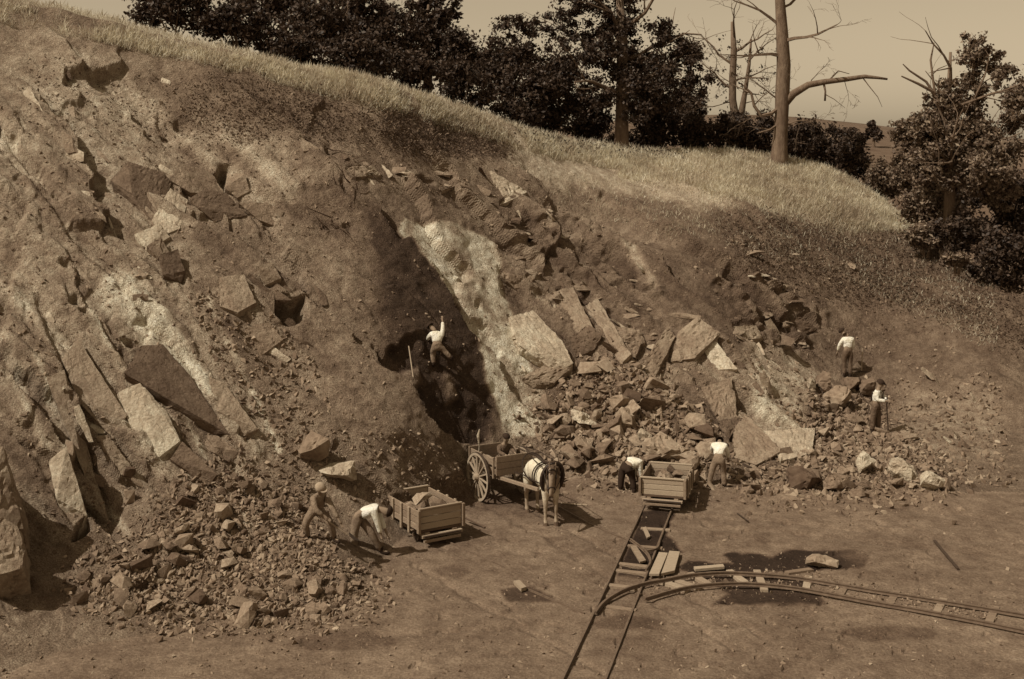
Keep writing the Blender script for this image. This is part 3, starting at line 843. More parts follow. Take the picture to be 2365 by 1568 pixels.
boulder([(2052, 1072, .7), (2085, 1058, .9), (2115, 1085, .8), (2105, 1115, .3), (2060, 1105, .4)], 'slab_pale', 'big white boulder at the right end of the right rubble')
boulder([(2120, 1095, .4), (2150, 1088, .55), (2180, 1112, .45), (2165, 1138, .1), (2130, 1130, .15)], 'slab_pale', 'white low boulder rightmost at the foot of the slope')
boulder([(1900, 1118, .5), (1925, 1095, .75), (1965, 1105, .6), (1960, 1135, .1), (1910, 1138, .1)], 'stone', 'pale sided boulder at the foot of the right rubble')
boulder([(1985, 1062, .6), (2000, 1045, .85), (2015, 1080, .7), (2000, 1105, .3), (1980, 1095, .4)], 'slab_pale', 'pale upright stone in the middle of the right rubble')
boulder([(1820, 1100, .5), (1850, 1080, .8), (1885, 1110, .6), (1880, 1130, .1), (1830, 1135, .1)], 'stone_dark', 'dark pointed boulder at the left part of the right rubble')
boulder([(1868, 1300, .15), (1885, 1283, .4), (1910, 1285, .42), (1928, 1300, .25), (1915, 1314, .05), (1885, 1314, .05)], 'stone', 'single rock lying in the dark wet patch on the floor', .1)
boulder([(288, 1140, .3), (300, 1128, .4), (312, 1146, .3), (298, 1165, .1)], 'stone', 'small dark sided boulder on the bare slope above the lower left rubble')
boulder([(285, 1080, .35), (303, 1078, .4), (312, 1092, .3), (295, 1102, .2)], 'stone_dark', 'small boulder half buried under the pale ledge at left')

# ------------------------------------------------------------------ loose stones
STONES = []
for i in range(16):
    n = random.randint(11, 17)
    sx, sy, sz = random.uniform(.85, 1.1), random.uniform(.6, .9), random.uniform(.42, .7)
    pts = [Vector((v.x * sx, v.y * sy, v.z * sz)) for v in blocky(n, RNG, .75)]
    me = hull_mesh('stone', pts)
    if i % 2: roughen(me, (i * 3, 0, 0), .07, .7)
    me.materials.append(M['stone_dark' if i % 4 == 0 else 'stone'])
    STONES.append(me)

def in_poly(u, v, poly):
    ins = False
    for (x0, y0), (x1, y1) in zip(poly, poly[1:] + poly[:1]):
        if (y0 > v) != (y1 > v) and u < (x1 - x0) * (v - y0) / (y1 - y0) + x0: ins = not ins
    return ins
def sample(poly):
    xs = [p[0] for p in poly]; ys = [p[1] for p in poly]
    while True:
        u, v = random.uniform(min(xs), max(xs)), random.uniform(min(ys), max(ys))
        if in_poly(u, v, poly): return u, v

HEAPS = [
    ('left', [(195, 1340), (300, 1280), (390, 1190), (420, 1110), (560, 1090), (690, 1130), (730, 1230), (790, 1280), (830, 1330), (880, 1400), (760, 1440), (560, 1450), (330, 1430), (170, 1400)],
     105, (.12, .33), 14000, (.016, .115), 'angular stone in the broad rubble spread below the slope at lower left', 'stones of the lower left rubble'),
    ('mid', [(1250, 930), (1330, 890), (1380, 850), (1470, 850), (1520, 900), (1560, 960), (1640, 1020), (1660, 1110), (1560, 1135), (1400, 1120), (1310, 1095), (1260, 1030)],
     105, (.16, .46), 6500, (.03, .18), 'broken stone in the central rubble heap between horse and right slab', 'stones of the central rubble'),
    ('right', [(1700, 1085), (1790, 1090), (1860, 1010), (1850, 950), (1900, 890), (1990, 890), (2010, 960), (2060, 1000), (2130, 1050), (2210, 1100), (2200, 1140), (1960, 1148), (1720, 1140)],
     90, (.11, .34), 5600, (.03, .16), 'broken stone in the right rubble along the foot of the slope', 'stones of the right rubble'),
]
def place_stone(u, v, r, label, cat='stone', group=None, lift=.25):
    p, n = surf(u, v)
    o = bpy.data.objects.new('stone', random.choice(STONES))
    COL.objects.link(o)
    o.location = p + n * r * lift
    o.rotation_euler = (random.uniform(-.5, .5) - .3, random.uniform(-.5, .5), random.uniform(0, 6.28))
    o.scale = (r, r * random.uniform(.8, 1.1), r * random.uniform(.8, 1.3))
    return tag(o, label, cat, group)

BASE_ROCKS = []
for i in range(10):
    me = hull_mesh('tmp', [Vector((v.x * 1.1, v.y * .75, v.z * (.35 + .03 * i))) for v in blocky(9, RNG, .8)])
    bm = bmesh.new(); bm.from_mesh(me); bmesh.ops.triangulate(bm, faces=list(bm.faces))
    bm.verts.ensure_lookup_table()
    BASE_ROCKS.append((np.array([v.co[:] for v in bm.verts]), np.array([[v.index for v in f.verts] for f in bm.faces])))
    bm.free(); bpy.data.meshes.remove(me)
def stone_stuff(name, spots, label, m):
    V_, F_, o = [], [], 0
    for (u, v, r) in spots:
        p, n = surf(u, v)
        bv, bf = BASE_ROCKS[random.randrange(10)]
        R = np.array(Quaternion(RNG.normal(0, 1, 4)).normalized().to_matrix())
        V_.append(bv @ R.T * r + np.array(p + n * r * random.uniform(-.1, .35))); F_.append(bf + o); o += len(bv)
    me = mesh_np(name, np.concatenate(V_), np.concatenate(F_))
    return tag(link(name, me, m), label, kind='stuff')
for key, poly, n, (r0, r1), ns, (q0, q1), label, group in HEAPS:
    for _ in range(n):
        u, v = sample(poly)
        while 690 < u < 930 and 1190 < v < 1330: u, v = sample(poly)          # keep clear of the two men at the near cart
        r = r0 + (r1 - r0) * random.random() ** 1.7
        place_stone(u, v, r, label, 'stone', group, random.uniform(.05, .6))
    spots = []
    for _ in range(ns):
        u, v = sample(poly)
        u += random.gauss(0, 34); v += random.gauss(0, 24)
        if v < crest_v(u) + 20: continue
        if 770 < u < 950 and 1200 < v < 1300: continue
        spots.append((u, v, q0 + (q1 - q0) * random.random() ** 3.2))
    stone_stuff('rubble', spots, {'left': 'fine rubble spread around the lower left stones', 'mid': 'fine rubble packed between the central stones', 'right': 'fine rubble along the foot of the right slope'}[key], M['stone_stuff'])
# scree strewn down the slopes, pebbles on the floor
sp = []
for poly, n, q1 in [([(430, 690), (560, 660), (720, 850), (760, 960), (640, 1060), (560, 960), (470, 800)], 900, .11), ([(330, 900), (420, 930), (440, 1000), (400, 1020)], 90, .09),
                    ([(500, 1000), (560, 1010), (620, 1130), (520, 1140)], 260, .09), ([(600, 1000), (1000, 1000), (1060, 1130), (880, 1170), (690, 1150)], 700, .09),
                    ([(130, 150), (900, 200), (900, 500), (130, 700)], 700, .08), ([(900, 400), (1200, 400), (1500, 500), (1800, 560), (2200, 700), (2200, 900), (1700, 700), (1150, 560)], 900, .10),
                    ([(1900, 900), (2300, 850), (2350, 1130), (2050, 1100)], 1500, .13), ([(130, 1100), (420, 1100), (350, 1250), (200, 1300)], 260, .06), ([(0, 400), (400, 600), (500, 1000), (100, 1100)], 240, .06),
                    ([(-300, 100), (100, 200), (100, 1500), (-300, 1500)], 500, .08), ([(1500, 780), (1880, 800), (1880, 1000), (1560, 1000)], 420, .11), ([(-100, 100), (700, 200), (1250, 420), (1700, 560), (2350, 760), (2350, 1120), (1000, 1150), (600, 1150), (100, 1350)], 5200, .07)]:
    for _ in range(n):
        u, v = sample(poly)
        sp.append((u, v, .018 + (q1 - .018) * random.random() ** 2.5))
stone_stuff('scree', sp, 'loose stone chips strewn down the face', M['stone_stuff'])
sp = []
for _ in range(5200):
    u, v = random.uniform(-100, 2450), 1130 + 560 * random.random() ** .8
    sp.append((u, v, .012 + .045 * random.random() ** 4))
for _ in range(1500):
    u = random.uniform(1500, 2300); v = np.interp(u, [1500, 1700, 1850, 2020, 2300], [1352, 1334, 1344, 1376, 1425]) + random.gauss(0, 14)
    sp.append((u, v, .012 + .05 * random.random() ** 3))
stone_stuff('pebbles', sp, 'pebbles scattered on the quarry floor', M['stone_stuff'])

# ------------------------------------------------------------------ vegetation
def leaf_cloud(clumps, size, n_total, seed, flat_=.0):
    """clumps: list of (centre, (rx, ry, rz)); small leaf faces spread near each clump's surface"""
    g = np.random.default_rng(seed)
    vol = np.array([c[1][0] * c[1][1] * c[1][2] for c in clumps]) ** .67
    cnt = np.maximum(6, (n_total * vol / vol.sum()).astype(int))
    C = []
    for (c, r), k in zip(clumps, cnt):
        d = g.normal(0, 1, (k, 3)); d /= np.linalg.norm(d, axis=1, keepdims=True)
        rad = np.minimum(np.abs(g.normal(0, .62, k)), 1.5)
        lump = 1 + .30 * vnoise(d * 2.3 + np.array(c) * 3.1, 5) + .2 * vnoise(d * 5 + np.array(c), 6)
        C.append(np.array(c) + d * (rad * lump)[:, None] * np.array(r))
    C = np.concatenate(C)
    n = len(C)
    a = g.normal(0, 1, (n, 3)); a /= np.linalg.norm(a, axis=1, keepdims=True)
    b = np.cross(a, g.normal(0, 1, (n, 3))); b /= np.linalg.norm(b, axis=1, keepdims=True)
    s = size * (.6 + .8 * g.random((n, 1)))
    v = np.stack([C - a * s, C - b * s * .55, C + a * s, C + b * s * .55], 1).reshape(-1, 3)
    f = np.arange(n * 4).reshape(-1, 4)
    return v, f

def sub_clumps(c, r, n, rng, k=.42):
    n = int(n * 2); k *= .72
    out = []
    for _ in range(n):
        d = Vector(rng.normal(0, 1, 3)).normalized() * (rng.random() ** .45) * .9
        out.append(((c[0] + d.x * r[0], c[1] + d.y * r[1], c[2] + d.z * r[2]), tuple(x * k * rng.uniform(.7, 1.3) for x in r)))
    return out

def bush(u, v, ru, rv, D, label, n=5200, size=.11, m='leaf', group='bushes along the hilltop', name='bush', cat='bush', ncl=16):
    rng = np.random.default_rng(int(u * 7 + v))
    c = P(u, v, D); k = D / F
    base = Vector((c.x, c.y, c.z - rv * k))
    root = empty(name, base)
    r = (ru * k, ru * k * .7, rv * k)
    cl = sub_clumps((0, 0, rv * k), r, ncl, rng)
    vv, ff = leaf_cloud(cl, size, n, int(u * 3 + v))
    link('foliage', mesh_np('foliage', vv, ff), M[m], root)
    st = []
    for i in range(6):
        an = rng.uniform(0, 6.28); l = rv * k * rng.uniform(.9, 1.5)
        e = Vector((math.cos(an) * r[0] * .5, math.sin(an) * r[1] * .5, l))
        st.append(([Vector((math.cos(an) * .08, math.sin(an) * .08, -.3)), e * .5 + Vector((rng.normal(0, .08), rng.normal(0, .08), 0)), e], [.035, .025, .012]))
    link('stems', tubes_mesh('stems', st, 5), M['bark'], root)
    return tag(root, label, cat, group)

# hedge of bushes just beyond the crest, left to right
bushes = [
    (690, 120, 90, 55, 50.0, 'leftmost leafy bush on the hilltop above the pale grass strip', 'leaf'),
    (830, 135, 90, 60, 51.5, 'bush behind the pale grass strip, second from the left', 'leaf'),
    (960, 165, 85, 70, 53.0, 'dark bush behind the grass strip, third from the left', 'leaf'),
    (1070, 205, 85, 75, 55.0, 'rounded bush where the grass strip bends down', 'leaf'),
    (1180, 240, 85, 78, 57.0, 'dense dark bush left of the oak, farther from its trunk', 'leaf'),
    (1285, 262, 85, 82, 59.0, 'dense dark bush second to the left of the oak trunk', 'leaf'),
    (1375, 282, 62, 74, 61.0, 'dark bush touching the left of the oak trunk', 'leaf'),
    (1505, 295, 68, 72, 61.0, 'dark bush touching the right of the oak trunk', 'leaf'),
    (1600, 312, 60, 58, 61.0, 'bush between the oak and the forked tree', 'leaf'),
    (1690, 312, 72, 58, 61.5, 'bush in front of the forked tree trunks', 'leaf'),
    (1765, 318, 55, 58, 62.0, 'bush touching the left of the bare tree trunk', 'leaf'),
    (1850, 330, 52, 62, 62.0, 'bush touching the right of the bare tree trunk', 'leaf'),
    (1915, 345, 50, 55, 62.0, 'second bush to the right of the bare tree trunk', 'leaf'),
    (1970, 372, 52, 58, 61.0, 'bush in front of the far grassy field', 'leaf'),
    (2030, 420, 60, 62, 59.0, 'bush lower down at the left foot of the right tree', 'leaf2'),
    (560, 60, 110, 70, 50.0, 'bush at the top of the picture above the upper left slope', 'leaf'),
    (400, 20, 110, 70, 50.0, 'bush nearest the top left corner on the skyline', 'leaf'),
]
bushes += [
    (740, 60, 100, 70, 58.0, 'tall thicket in the second row behind the two leftmost bushes', 'leaf'),
    (900, 85, 95, 75, 60.0, 'tall thicket in the second row left of the rounded bush', 'leaf'),
    (1040, 120, 90, 75, 62.0, 'tall thicket in the second row above the rounded bush', 'leaf'),
    (1165, 150, 95, 80, 64.0, 'tall thicket in the second row under the left crown of the oak', 'leaf'),
    (1290, 180, 90, 80, 66.0, 'tall thicket in the second row left behind the oak trunk', 'leaf'),
    (1500, 200, 90, 85, 66.0, 'tall thicket in the second row right behind the oak trunk', 'leaf'),
    (1590, 250, 60, 55, 66.0, 'thicket at the right end of the second row behind the oak', 'leaf')]
for (u, v, ru, rv, D, lab, m) in bushes:
    bush(u, v, ru, rv, D, lab, n=8500, m=m, size=.09)
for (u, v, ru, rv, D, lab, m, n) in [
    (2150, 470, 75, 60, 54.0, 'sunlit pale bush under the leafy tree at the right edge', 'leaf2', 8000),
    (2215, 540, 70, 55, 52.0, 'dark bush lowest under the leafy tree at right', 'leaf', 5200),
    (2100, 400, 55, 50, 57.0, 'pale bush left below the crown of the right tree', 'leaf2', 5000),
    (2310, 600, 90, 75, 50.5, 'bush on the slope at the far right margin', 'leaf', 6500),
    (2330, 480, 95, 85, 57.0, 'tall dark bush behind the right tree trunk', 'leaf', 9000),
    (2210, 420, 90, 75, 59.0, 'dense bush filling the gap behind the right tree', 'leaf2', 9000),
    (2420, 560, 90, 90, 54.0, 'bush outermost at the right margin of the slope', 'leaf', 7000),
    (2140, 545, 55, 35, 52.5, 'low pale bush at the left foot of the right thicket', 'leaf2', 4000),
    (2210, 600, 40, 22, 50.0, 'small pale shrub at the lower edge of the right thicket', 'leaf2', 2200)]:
    bush(u, v, ru, rv, D, lab, n=int(n * 1.4), m=m, group='bushes of the right thicket', size=.09)

def branchy(start, d, length, r, depth, rng, out, droop=0., spread=.55, nseg=5, kids=4, minr=.012):
    p = Vector(start); d = Vector(d).normalized()
    path, rad = [p.copy()], [r]
    for i in range(nseg):
        d = (d + Vector(rng.normal(0, .16, 3)) + Vector((0, 0, -droop))).normalized()
        p = p + d * length / nseg
        path.append(p.copy()); rad.append(max(minr * .6, r * (1 - .75 * (i + 1) / nseg)))
        if depth > 0 and i >= 1:
            for _ in range(max(1, kids // 3)):
                dd = (d + Vector(rng.normal(0, spread, 3))).normalized()
                branchy(p, dd, length * rng.uniform(.35, .6), max(minr, rad[-1] * .6), depth - 1, rng, out, droop, spread, 4, kids, minr)
    out.append((path, rad))

def oak():
    D = 58.5
    base = P(1435, 362, D); k = D / F
    root = empty('oak_tree', base)
    rng = np.random.default_rng(3)
    tr = [([Vector((0, 0, -.4)), Vector((0, 0, .25)), Vector((.02, 0, 1.4)), Vector((.05, 0, 3.2)), Vector((.05, 0, 5.5)), Vector((-.1, 0, 8.0))], [.50, .40, .33, .30, .27, .16])]
    link('trunk', tubes_mesh('trunk', tr, 12), M['bark_pale'], root, smooth=True)
    br = []
    for z, dx, dy, dz, L, r in [(2.9, -1, -.3, .25, 4.2, .14), (3.2, 1, -.2, .25, 4.4, .15), (4.2, -.8, .4, .5, 4.5, .13), (4.6, .9, .4, .5, 4.2, .13), (5.6, -.5, -.5, .8, 4, .12), (5.9, .6, -.4, .8, 4, .12), (7.2, 0, .4, 1, 3, .1)]:
        branchy((.05, 0, z), (dx, dy, dz), L, r, 1, rng, br, .01)
    link('limbs', tubes_mesh('limbs', br, 5), M['bark'], root)
    cl = []
    for (u, v, ru, rv, dy) in [(1120, 175, 70, 40, -.5), (1215, 150, 80, 55, 0), (1310, 160, 80, 60, -.6), (1375, 215, 60, 45, -.8), (1435, 150, 90, 80, 0), (1510, 190, 80, 70, -.8), (1560, 235, 65, 50, -.5),
                               (1610, 190, 50, 45, 0), (1300, 70, 90, 60, .5), (1430, 40, 100, 60, .3), (1540, 90, 90, 60, .2), (1200, 75, 70, 45, 0), (1480, 255, 55, 38, -.6), (1590, 130, 55, 40, 0), (1440, -30, 90, 55, 0), (1340, 0, 80, 50, 0), (1400, 110, 80, 60, -.6), (1250, 200, 60, 40, -.8), (1160, 130, 60, 45, .2)]:
        c = P(u, v, D) - base
        cl += sub_clumps((c.x, dy * 1.5, c.z), (ru * k, 1.4, rv * k), 9, rng, .36)
    vv, ff = leaf_cloud(cl, .085, 52000, 5)
    link('crown', mesh_np('crown', vv, ff), M['leaf'], root)
    tag(root, 'big leafy oak with a pale trunk base on the hilltop', 'tree')
oak()

def backtree(u, vb, D, crowns, label, n, seed, m='leaf', size=.13):
    base = P(u, vb, D); k = D / F
    root = empty('leafy_tree', base)
    rng = np.random.default_rng(seed)
    top = min(c[1] for c in crowns)
    Ht = (vb - top) * k
    link('trunk', tubes_mesh('trunk', [([Vector((0, 0, -.5)), Vector((.1, 0, Ht * .3)), Vector((0, .1, Ht * .6)), Vector((.1, 0, Ht))], [.28, .22, .16, .06])], 8), M['bark'], root, smooth=True)
    br = []
    for i in range(7):
        an = rng.uniform(0, 6.28)
        branchy((0, 0, Ht * rng.uniform(.3, .75)), (math.cos(an), math.sin(an) * .6, .6), Ht * .45, .09, 1, rng, br)
    link('limbs', tubes_mesh('limbs', br, 5), M['bark'], root)
    cl = []
    for (cu, cv, ru, rv) in crowns:
        c = P(cu, cv, D) - base
        cl += sub_clumps((c.x, rng.normal(0, .5), c.z), (ru * k, ru * k * .8, rv * k), 10, rng, .36)
    vv, ff = leaf_cloud(cl, size, n, seed)
    link('crown', mesh_np('crown', vv, ff), M[m], root)
    return tag(root, label, 'tree', 'leafy trees on the hilltop')
backtree(800, 170, 60, [(760, 70, 90, 55), (860, 60, 90, 60), (810, 0, 90, 60), (900, 110, 60, 40)], 'leafy tree behind the bushes at the top left of centre', 12000, 21)
backtree(985, 225, 63, [(950, 120, 70, 55), (1030, 125, 60, 55), (985, 60, 75, 55), (1010, 10, 60, 45)], 'leafy tree behind the bushes between the left tree and the oak', 11000, 22)
backtree(650, 130, 62, [(600, 10, 90, 60), (690, 20, 80, 60), (640, -50, 90, 50)], 'leafy tree rising behind the leftmost hilltop bush', 9000, 23)
def right_tree():
    base = P(2190, 520, 53)
    o = backtree(2190, 520, 53, [(2190, 225, 60, 45), (2160, 280, 75, 50), (2210, 330, 80, 55), (2120, 330, 70, 40), (2090, 300, 40, 25), (2250, 260, 80, 70), (2300, 330, 80, 80), (2280, 180, 70, 60), (2150, 390, 70, 35), (2220, 420, 70, 45),
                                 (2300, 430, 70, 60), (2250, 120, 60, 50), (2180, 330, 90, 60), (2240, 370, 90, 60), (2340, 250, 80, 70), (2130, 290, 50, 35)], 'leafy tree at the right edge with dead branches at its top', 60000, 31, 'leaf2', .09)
    k = 53 / F
    br = []
    rng = np.random.default_rng(8)
    def L(pts, r): br.append(([P(u, v, 53) - base + Vector((0, dy, 0)) for (u, v, dy) in pts], r))
    L([(2195, 330, 0), (2165, 240, -.3), (2145, 212, -.5), (2110, 195, -.6), (2070, 178, -.7)], [.10, .09, .08, .06, .03])
    L([(2145, 212, -.5), (2130, 190, -.5), (2090, 165, -.6), (2075, 150, -.6)], [.06, .055, .04, .02])
    L([(2150, 216, -.5), (2145, 180, -.5), (2142, 140, -.4), (2150, 100, -.4)], [.06, .05, .045, .02])
    L([(2142, 175, -.5), (2160, 160, -.4), (2185, 150, -.4)], [.035, .025, .012])
    L([(2165, 215, -.5), (2150, 190, -.4), (2130, 165, -.4)], [.05, .03, .015])
    link('dead_branches', tubes_mesh('dead_branches', br, 6), M['bark'], o)
right_tree()

def bare_tree():
    D = 58.0
    base = P(1800, 378, D)
    root = empty('bare_tree', base)
    rng = np.random.default_rng(15)
    q = lambda u, v, dy=0.: P(u, v, D) - base + Vector((0, dy, 0))
    tr = [([q(1797, 400), q(1799, 365), q(1802, 320), q(1805, 270), q(1807, 215), q(1810, 150), q(1806, 70), q(1800, -20), q(1795, -100)], [.50, .42, .34, .32, .34, .33, .28, .22, .15])]
    link('trunk', tubes_mesh('trunk', tr, 12), M['bark_pale'], root, smooth=True)
    limb = [([q(1812, 240), q(1830, 217, -.2), q(1862, 197, -.4), q(1900, 190, -.5), q(1950, 184, -.5), q(1990, 178, -.5), q(2020, 181, -.5), q(2042, 184, -.5)], [.20, .19, .16, .14, .12, .10, .07, .05]),
            ([q(1896, 192, -.5), q(1900, 212, -.5), q(1899, 234, -.5)], [.06, .045, .05]),
            ([q(1985, 180, -.5), q(2000, 200, -.5), q(2020, 225, -.5), q(2030, 248, -.5)], [.03, .022, .016, .008]),
            ([q(1905, 190, -.5), q(1930, 165, -.5), q(1955, 172, -.5)], [.04, .03, .015]),
            ([q(1898, 218, -.5), q(1920, 230, -.5), q(1945, 250, -.5)], [.025, .016, .008])]
    link('limb', tubes_mesh('limb', limb, 8), M['bark_pale'], root, smooth=True)
    br = [([q(1800, 248), q(1780, 262, -.2), q(1756, 268, -.2), q(1740, 245, -.2), q(1733, 215, -.2), q(1712, 195, -.2)], [.11, .10, .09, .075, .06, .03]),
          ([q(1800, 285), q(1775, 300, -.3), q(1745, 308, -.3)], [.07, .06, .03]),
          ([q(1806, 292), q(1835, 280, -.3), q(1862, 278, -.3), q(1885, 295, -.3)], [.04, .03, .02, .01])]
    for q_ in br: link('branch', tubes_mesh('branch', [q_], 6), M['bark'], root)
    for (u, v, du, dv, L, r) in [(1807, 130, -1, .3, 3.0, .11), (1808, 95, 1, .4, 3.2, .11), (1803, 60, -1, .7, 3.2, .1), (1802, 20, 1, .8, 3.0, .09), (1733, 215, -.6, .6, 1.8, .05), (1756, 268, -.7, -.1, 1.6, .04),
                                 (1800, 300, -1, -.1, 1.8, .04), (1806, 290, 1, 0, 2.0, .035), (1740, 245, .5, .8, 1.6, .04), (1798, 230, -1, .5, 2.0, .05), (1950, 184, .3, -.8, 1.4, .02), (1870, 195, .3, .9, 1.2, .03)]:
        br = []
        branchy(q(u, v), (du, rng.normal(0, .3), dv), L, r, 3, rng, br, .0, .55, 5, 3, .008)
        link('branch', tubes_mesh('branch', br, 4), M['bark'], root)
    tag(root, 'tall bare tree with one long dead limb reaching right', 'tree')
bare_tree()

def forked_tree():
    D = 64.0
    base = P(1703, 285, D)
    root = empty('forked_tree', base)
    rng = np.random.default_rng(16)
    q = lambda u, v, dy=0.: P(u, v, D) - base + Vector((0, dy, 0))
    tr = [([q(1703, 330), q(1703, 285), q(1697, 262), q(1692, 230), q(1692, 180), q(1695, 120), q(1692, 50)], [.30, .27, .22, .20, .19, .17, .10]),
          ([q(1705, 285), q(1712, 262), q(1716, 240), q(1722, 205), q(1730, 150), q(1735, 90)], [.22, .19, .16, .12, .09, .05])]
    link('trunk', tubes_mesh('trunk', tr, 9), M['bark'], root, smooth=True)
    br = []
    for (u, v, du, dv, L, r) in [(1692, 205, -1, .3, 2.2, .08), (1692, 190, 1, .5, 2.0, .07), (1694, 150, -1, .6, 2.4, .08), (1695, 120, 1, .5, 2.4, .08), (1720, 215, 1, .5, 1.8, .06), (1726, 180, 1, .3, 1.8, .05),
                                 (1692, 235, -1, .0, 2.2, .035), (1697, 90, -.7, .8, 2.4, .07), (1730, 140, .8, .7, 2.2, .05), (1716, 240, 1, .1, 1.5, .03)]:
        br = []
        branchy(q(u, v), (du, rng.normal(0, .3), dv), L, r, 2, rng, br, .0, .5, 5, 4, .010)
        link('branch', tubes_mesh('branch', br, 5), M['bark'], root)
    cl = [((x, rng.normal(0, .4), z), (.28, .28, .22)) for x, z in [(rng.uniform(-1.6, 2.2), rng.uniform(1.0, 4.5)) for _ in range(40)]]
    vv, ff = leaf_cloud(cl, .06, 900, 77)
    link('leaves', mesh_np('leaves', vv, ff), M['leaf'], root)
    tag(root, 'thin forked tree nearly bare, left of the tall bare tree', 'tree')
forked_tree()

def far_tree(u, v, ru, rv, D, label):
    base = P(u, v + rv * 1.4, D); k = D / F
    root = empty('distant_tree', base)
    rng = np.random.default_rng(int(u))
    link('trunk', tubes_mesh('trunk', [([Vector((0, 0, -1)), Vector((0, 0, rv * k * 1.4))], [.25, .1])], 6), M['bark'], root)
    vv, ff = leaf_cloud(sub_clumps((0, 0, rv * k * 1.4), (ru * k, ru * k, rv * k), 10, rng), .28, 1500, int(u))
    link('crown', mesh_np('crown', vv, ff), M['leaf'], root)
    tag(root, label, 'tree', 'distant trees on the far skyline')
far_tree(2018, 303, 18, 22, 170, 'small round distant tree on the skyline over the far field')
far_tree(1955, 310, 34, 16, 170, 'low distant tree left of the round one on the skyline')
far_tree(2065, 330, 22, 8, 190, 'low distant thicket at the right end of the far skyline')
far_tree(1990, 318, 16, 10, 175, 'low distant scrub directly left of the round skyline tree')

# dry grass on the hilltop (nobody could count the blades)
def grass(name, spots, h0, h1, w, m, label, seed, lean=.35):
    g = np.random.default_rng(seed)
    n = len(spots)
    B = np.array([s for s in spots])
    h = (h0 + (h1 - h0) * g.random(n))[:, None]
    d = g.normal(0, lean, (n, 3)); d[:, 2] = 1; d /= np.linalg.norm(d, axis=1, keepdims=True)
    a = g.random(n) * 6.28
    sx = np.stack([np.cos(a), np.sin(a), a * 0], 1) * w
    bend = g.normal(0, .12, (n, 3)) * h
    v = np.stack([B - sx - d * .05, B + sx - d * .05, B + d * h * .6 + sx * .6 + bend * .3, B + d * h + bend - sx * .1], 1).reshape(-1, 3)
    me = mesh_np(name, v, np.arange(n * 4).reshape(-1, 4))
    return tag(link(name, me, m), label, kind='stuff')
def surf_np(u, v):
    fu = np.clip((u - us[0]) / STEP, 0, NU - 1.001); iu = fu.astype(int); a = (fu - iu)[:, None]
    vcu = vc[iu] + (vc[iu + 1] - vc[iu]) * (fu - iu)
    ft = np.clip((v - VB) / (vcu - VB), 0, 1) * (NT - 1); it = np.minimum(ft.astype(int), NT - 2); b = (ft - it)[:, None]
    return POS[it, iu] * (1 - a) * (1 - b) + POS[it, iu + 1] * a * (1 - b) + POS[it + 1, iu] * (1 - a) * b + POS[it + 1, iu + 1] * a * b
def spots_poly(poly, n, clump=.0, seed=0, feather=6.):
    g = np.random.default_rng(seed + 900)
    pa = np.array(poly, float); lo, hi = pa.min(0), pa.max(0)
    out = np.zeros((0, 3))
    while len(out) < n:
        u = g.uniform(lo[0], hi[0], n * 2); v = g.uniform(lo[1], hi[1], n * 2)
        m = inside(u, v, poly, feather) > g.random(n * 2)
        q = surf_np(u[m], v[m])
        if clump:
            q = q[fbm(np.stack([q[:, 0] * .8, q[:, 1] * .8, q[:, 0] * 0], 1), 3, 12) > g.uniform(-clump * 1.6, clump, len(q))]
        out = np.concatenate([out, q])
    return [tuple(x) for x in out[:n]]
sp = spots_poly([(560, 140), (700, 166), (850, 190), (1000, 236), (1200, 305), (1300, 333), (1430, 350), (1430, 390), (1200, 345), (1000, 275), (850, 235), (640, 185)], 44000, .35, 1, 14.)
sp += spots_poly([(1430, 350), (1550, 360), (1700, 360), (1800, 372), (1920, 400), (2000, 446), (2080, 506), (2110, 540), (1950, 520), (1750, 480), (1600, 430), (1430, 400)], 64000, .45, 2, 26.)
sp += spots_poly([(-420, -80), (0, 12), (300, 72), (560, 135), (560, 165), (300, 110), (0, 60), (-420, -30)], 14000, .3, 3)
for _ in range(16000):
    u = random.uniform(-300, 2110); sp.append(tuple(crest_pt(u, random.uniform(0, 4))))
grass('dry_grass', sp, .08, .40, .006, M['grass'], 'tall dry grass along the hilltop', 4, .55)
sp = spots_poly([(1250, 400), (1600, 440), (1900, 520), (2150, 560), (2300, 660), (2300, 820), (1900, 640), (1600, 560), (1250, 450)], 6000, .6, 5)
grass('thin_grass', sp, .06, .25, .010, M['grass'], 'thin short grass on the upper slope', 6, .6)
def weeds(name, poly, n, size, label, seed, m='weed', lift=.12, clump=.75):
    pts = spots_poly(poly, n, clump, seed, 28.)
    g = np.random.default_rng(seed)
    C = np.array(pts) + np.stack([g.normal(0, .12, n), g.normal(0, .12, n), np.abs(g.normal(0, lift, n))], 1)
    a = g.normal(0, 1, (n, 3)); a /= np.linalg.norm(a, axis=1, keepdims=True)
    b = np.cross(a, g.normal(0, 1, (n, 3))); b /= np.linalg.norm(b, axis=1, keepdims=True)
    s = size * (.5 + g.random((n, 1)))
    v = np.stack([C - a * s, C - b * s * .5, C + a * s, C + b * s * .5], 1).reshape(-1, 3)
    tag(link(name, mesh_np(name, v, np.arange(n * 4).reshape(-1, 4)), M[m]), label, kind='stuff')
weeds('low_scrub', [(1650, 495), (1850, 515), (2080, 545), (2200, 600), (2420, 700), (2420, 840), (2150, 740), (1850, 680), (1700, 620)], 13000, .05, 'dark low scrub on the right slope', 41)
weeds('brush', [(450, 170), (700, 190), (880, 260), (880, 310), (680, 300), (560, 330), (420, 260)], 4200, .045, 'patchy dark brush on the upper left slope', 42)
weeds('sparse_tufts', [(60, 130), (420, 170), (700, 250), (690, 340), (400, 330), (110, 300)], 900, .05, 'sparse dark tufts on the pale upper left slope', 45, 'weed', .06, 1.6)
weeds('turf', [(880, 250), (960, 258), (1100, 300), (1190, 345), (1150, 385), (950, 345), (885, 320)], 4200, .05, 'dark turf below the grass strip', 43)
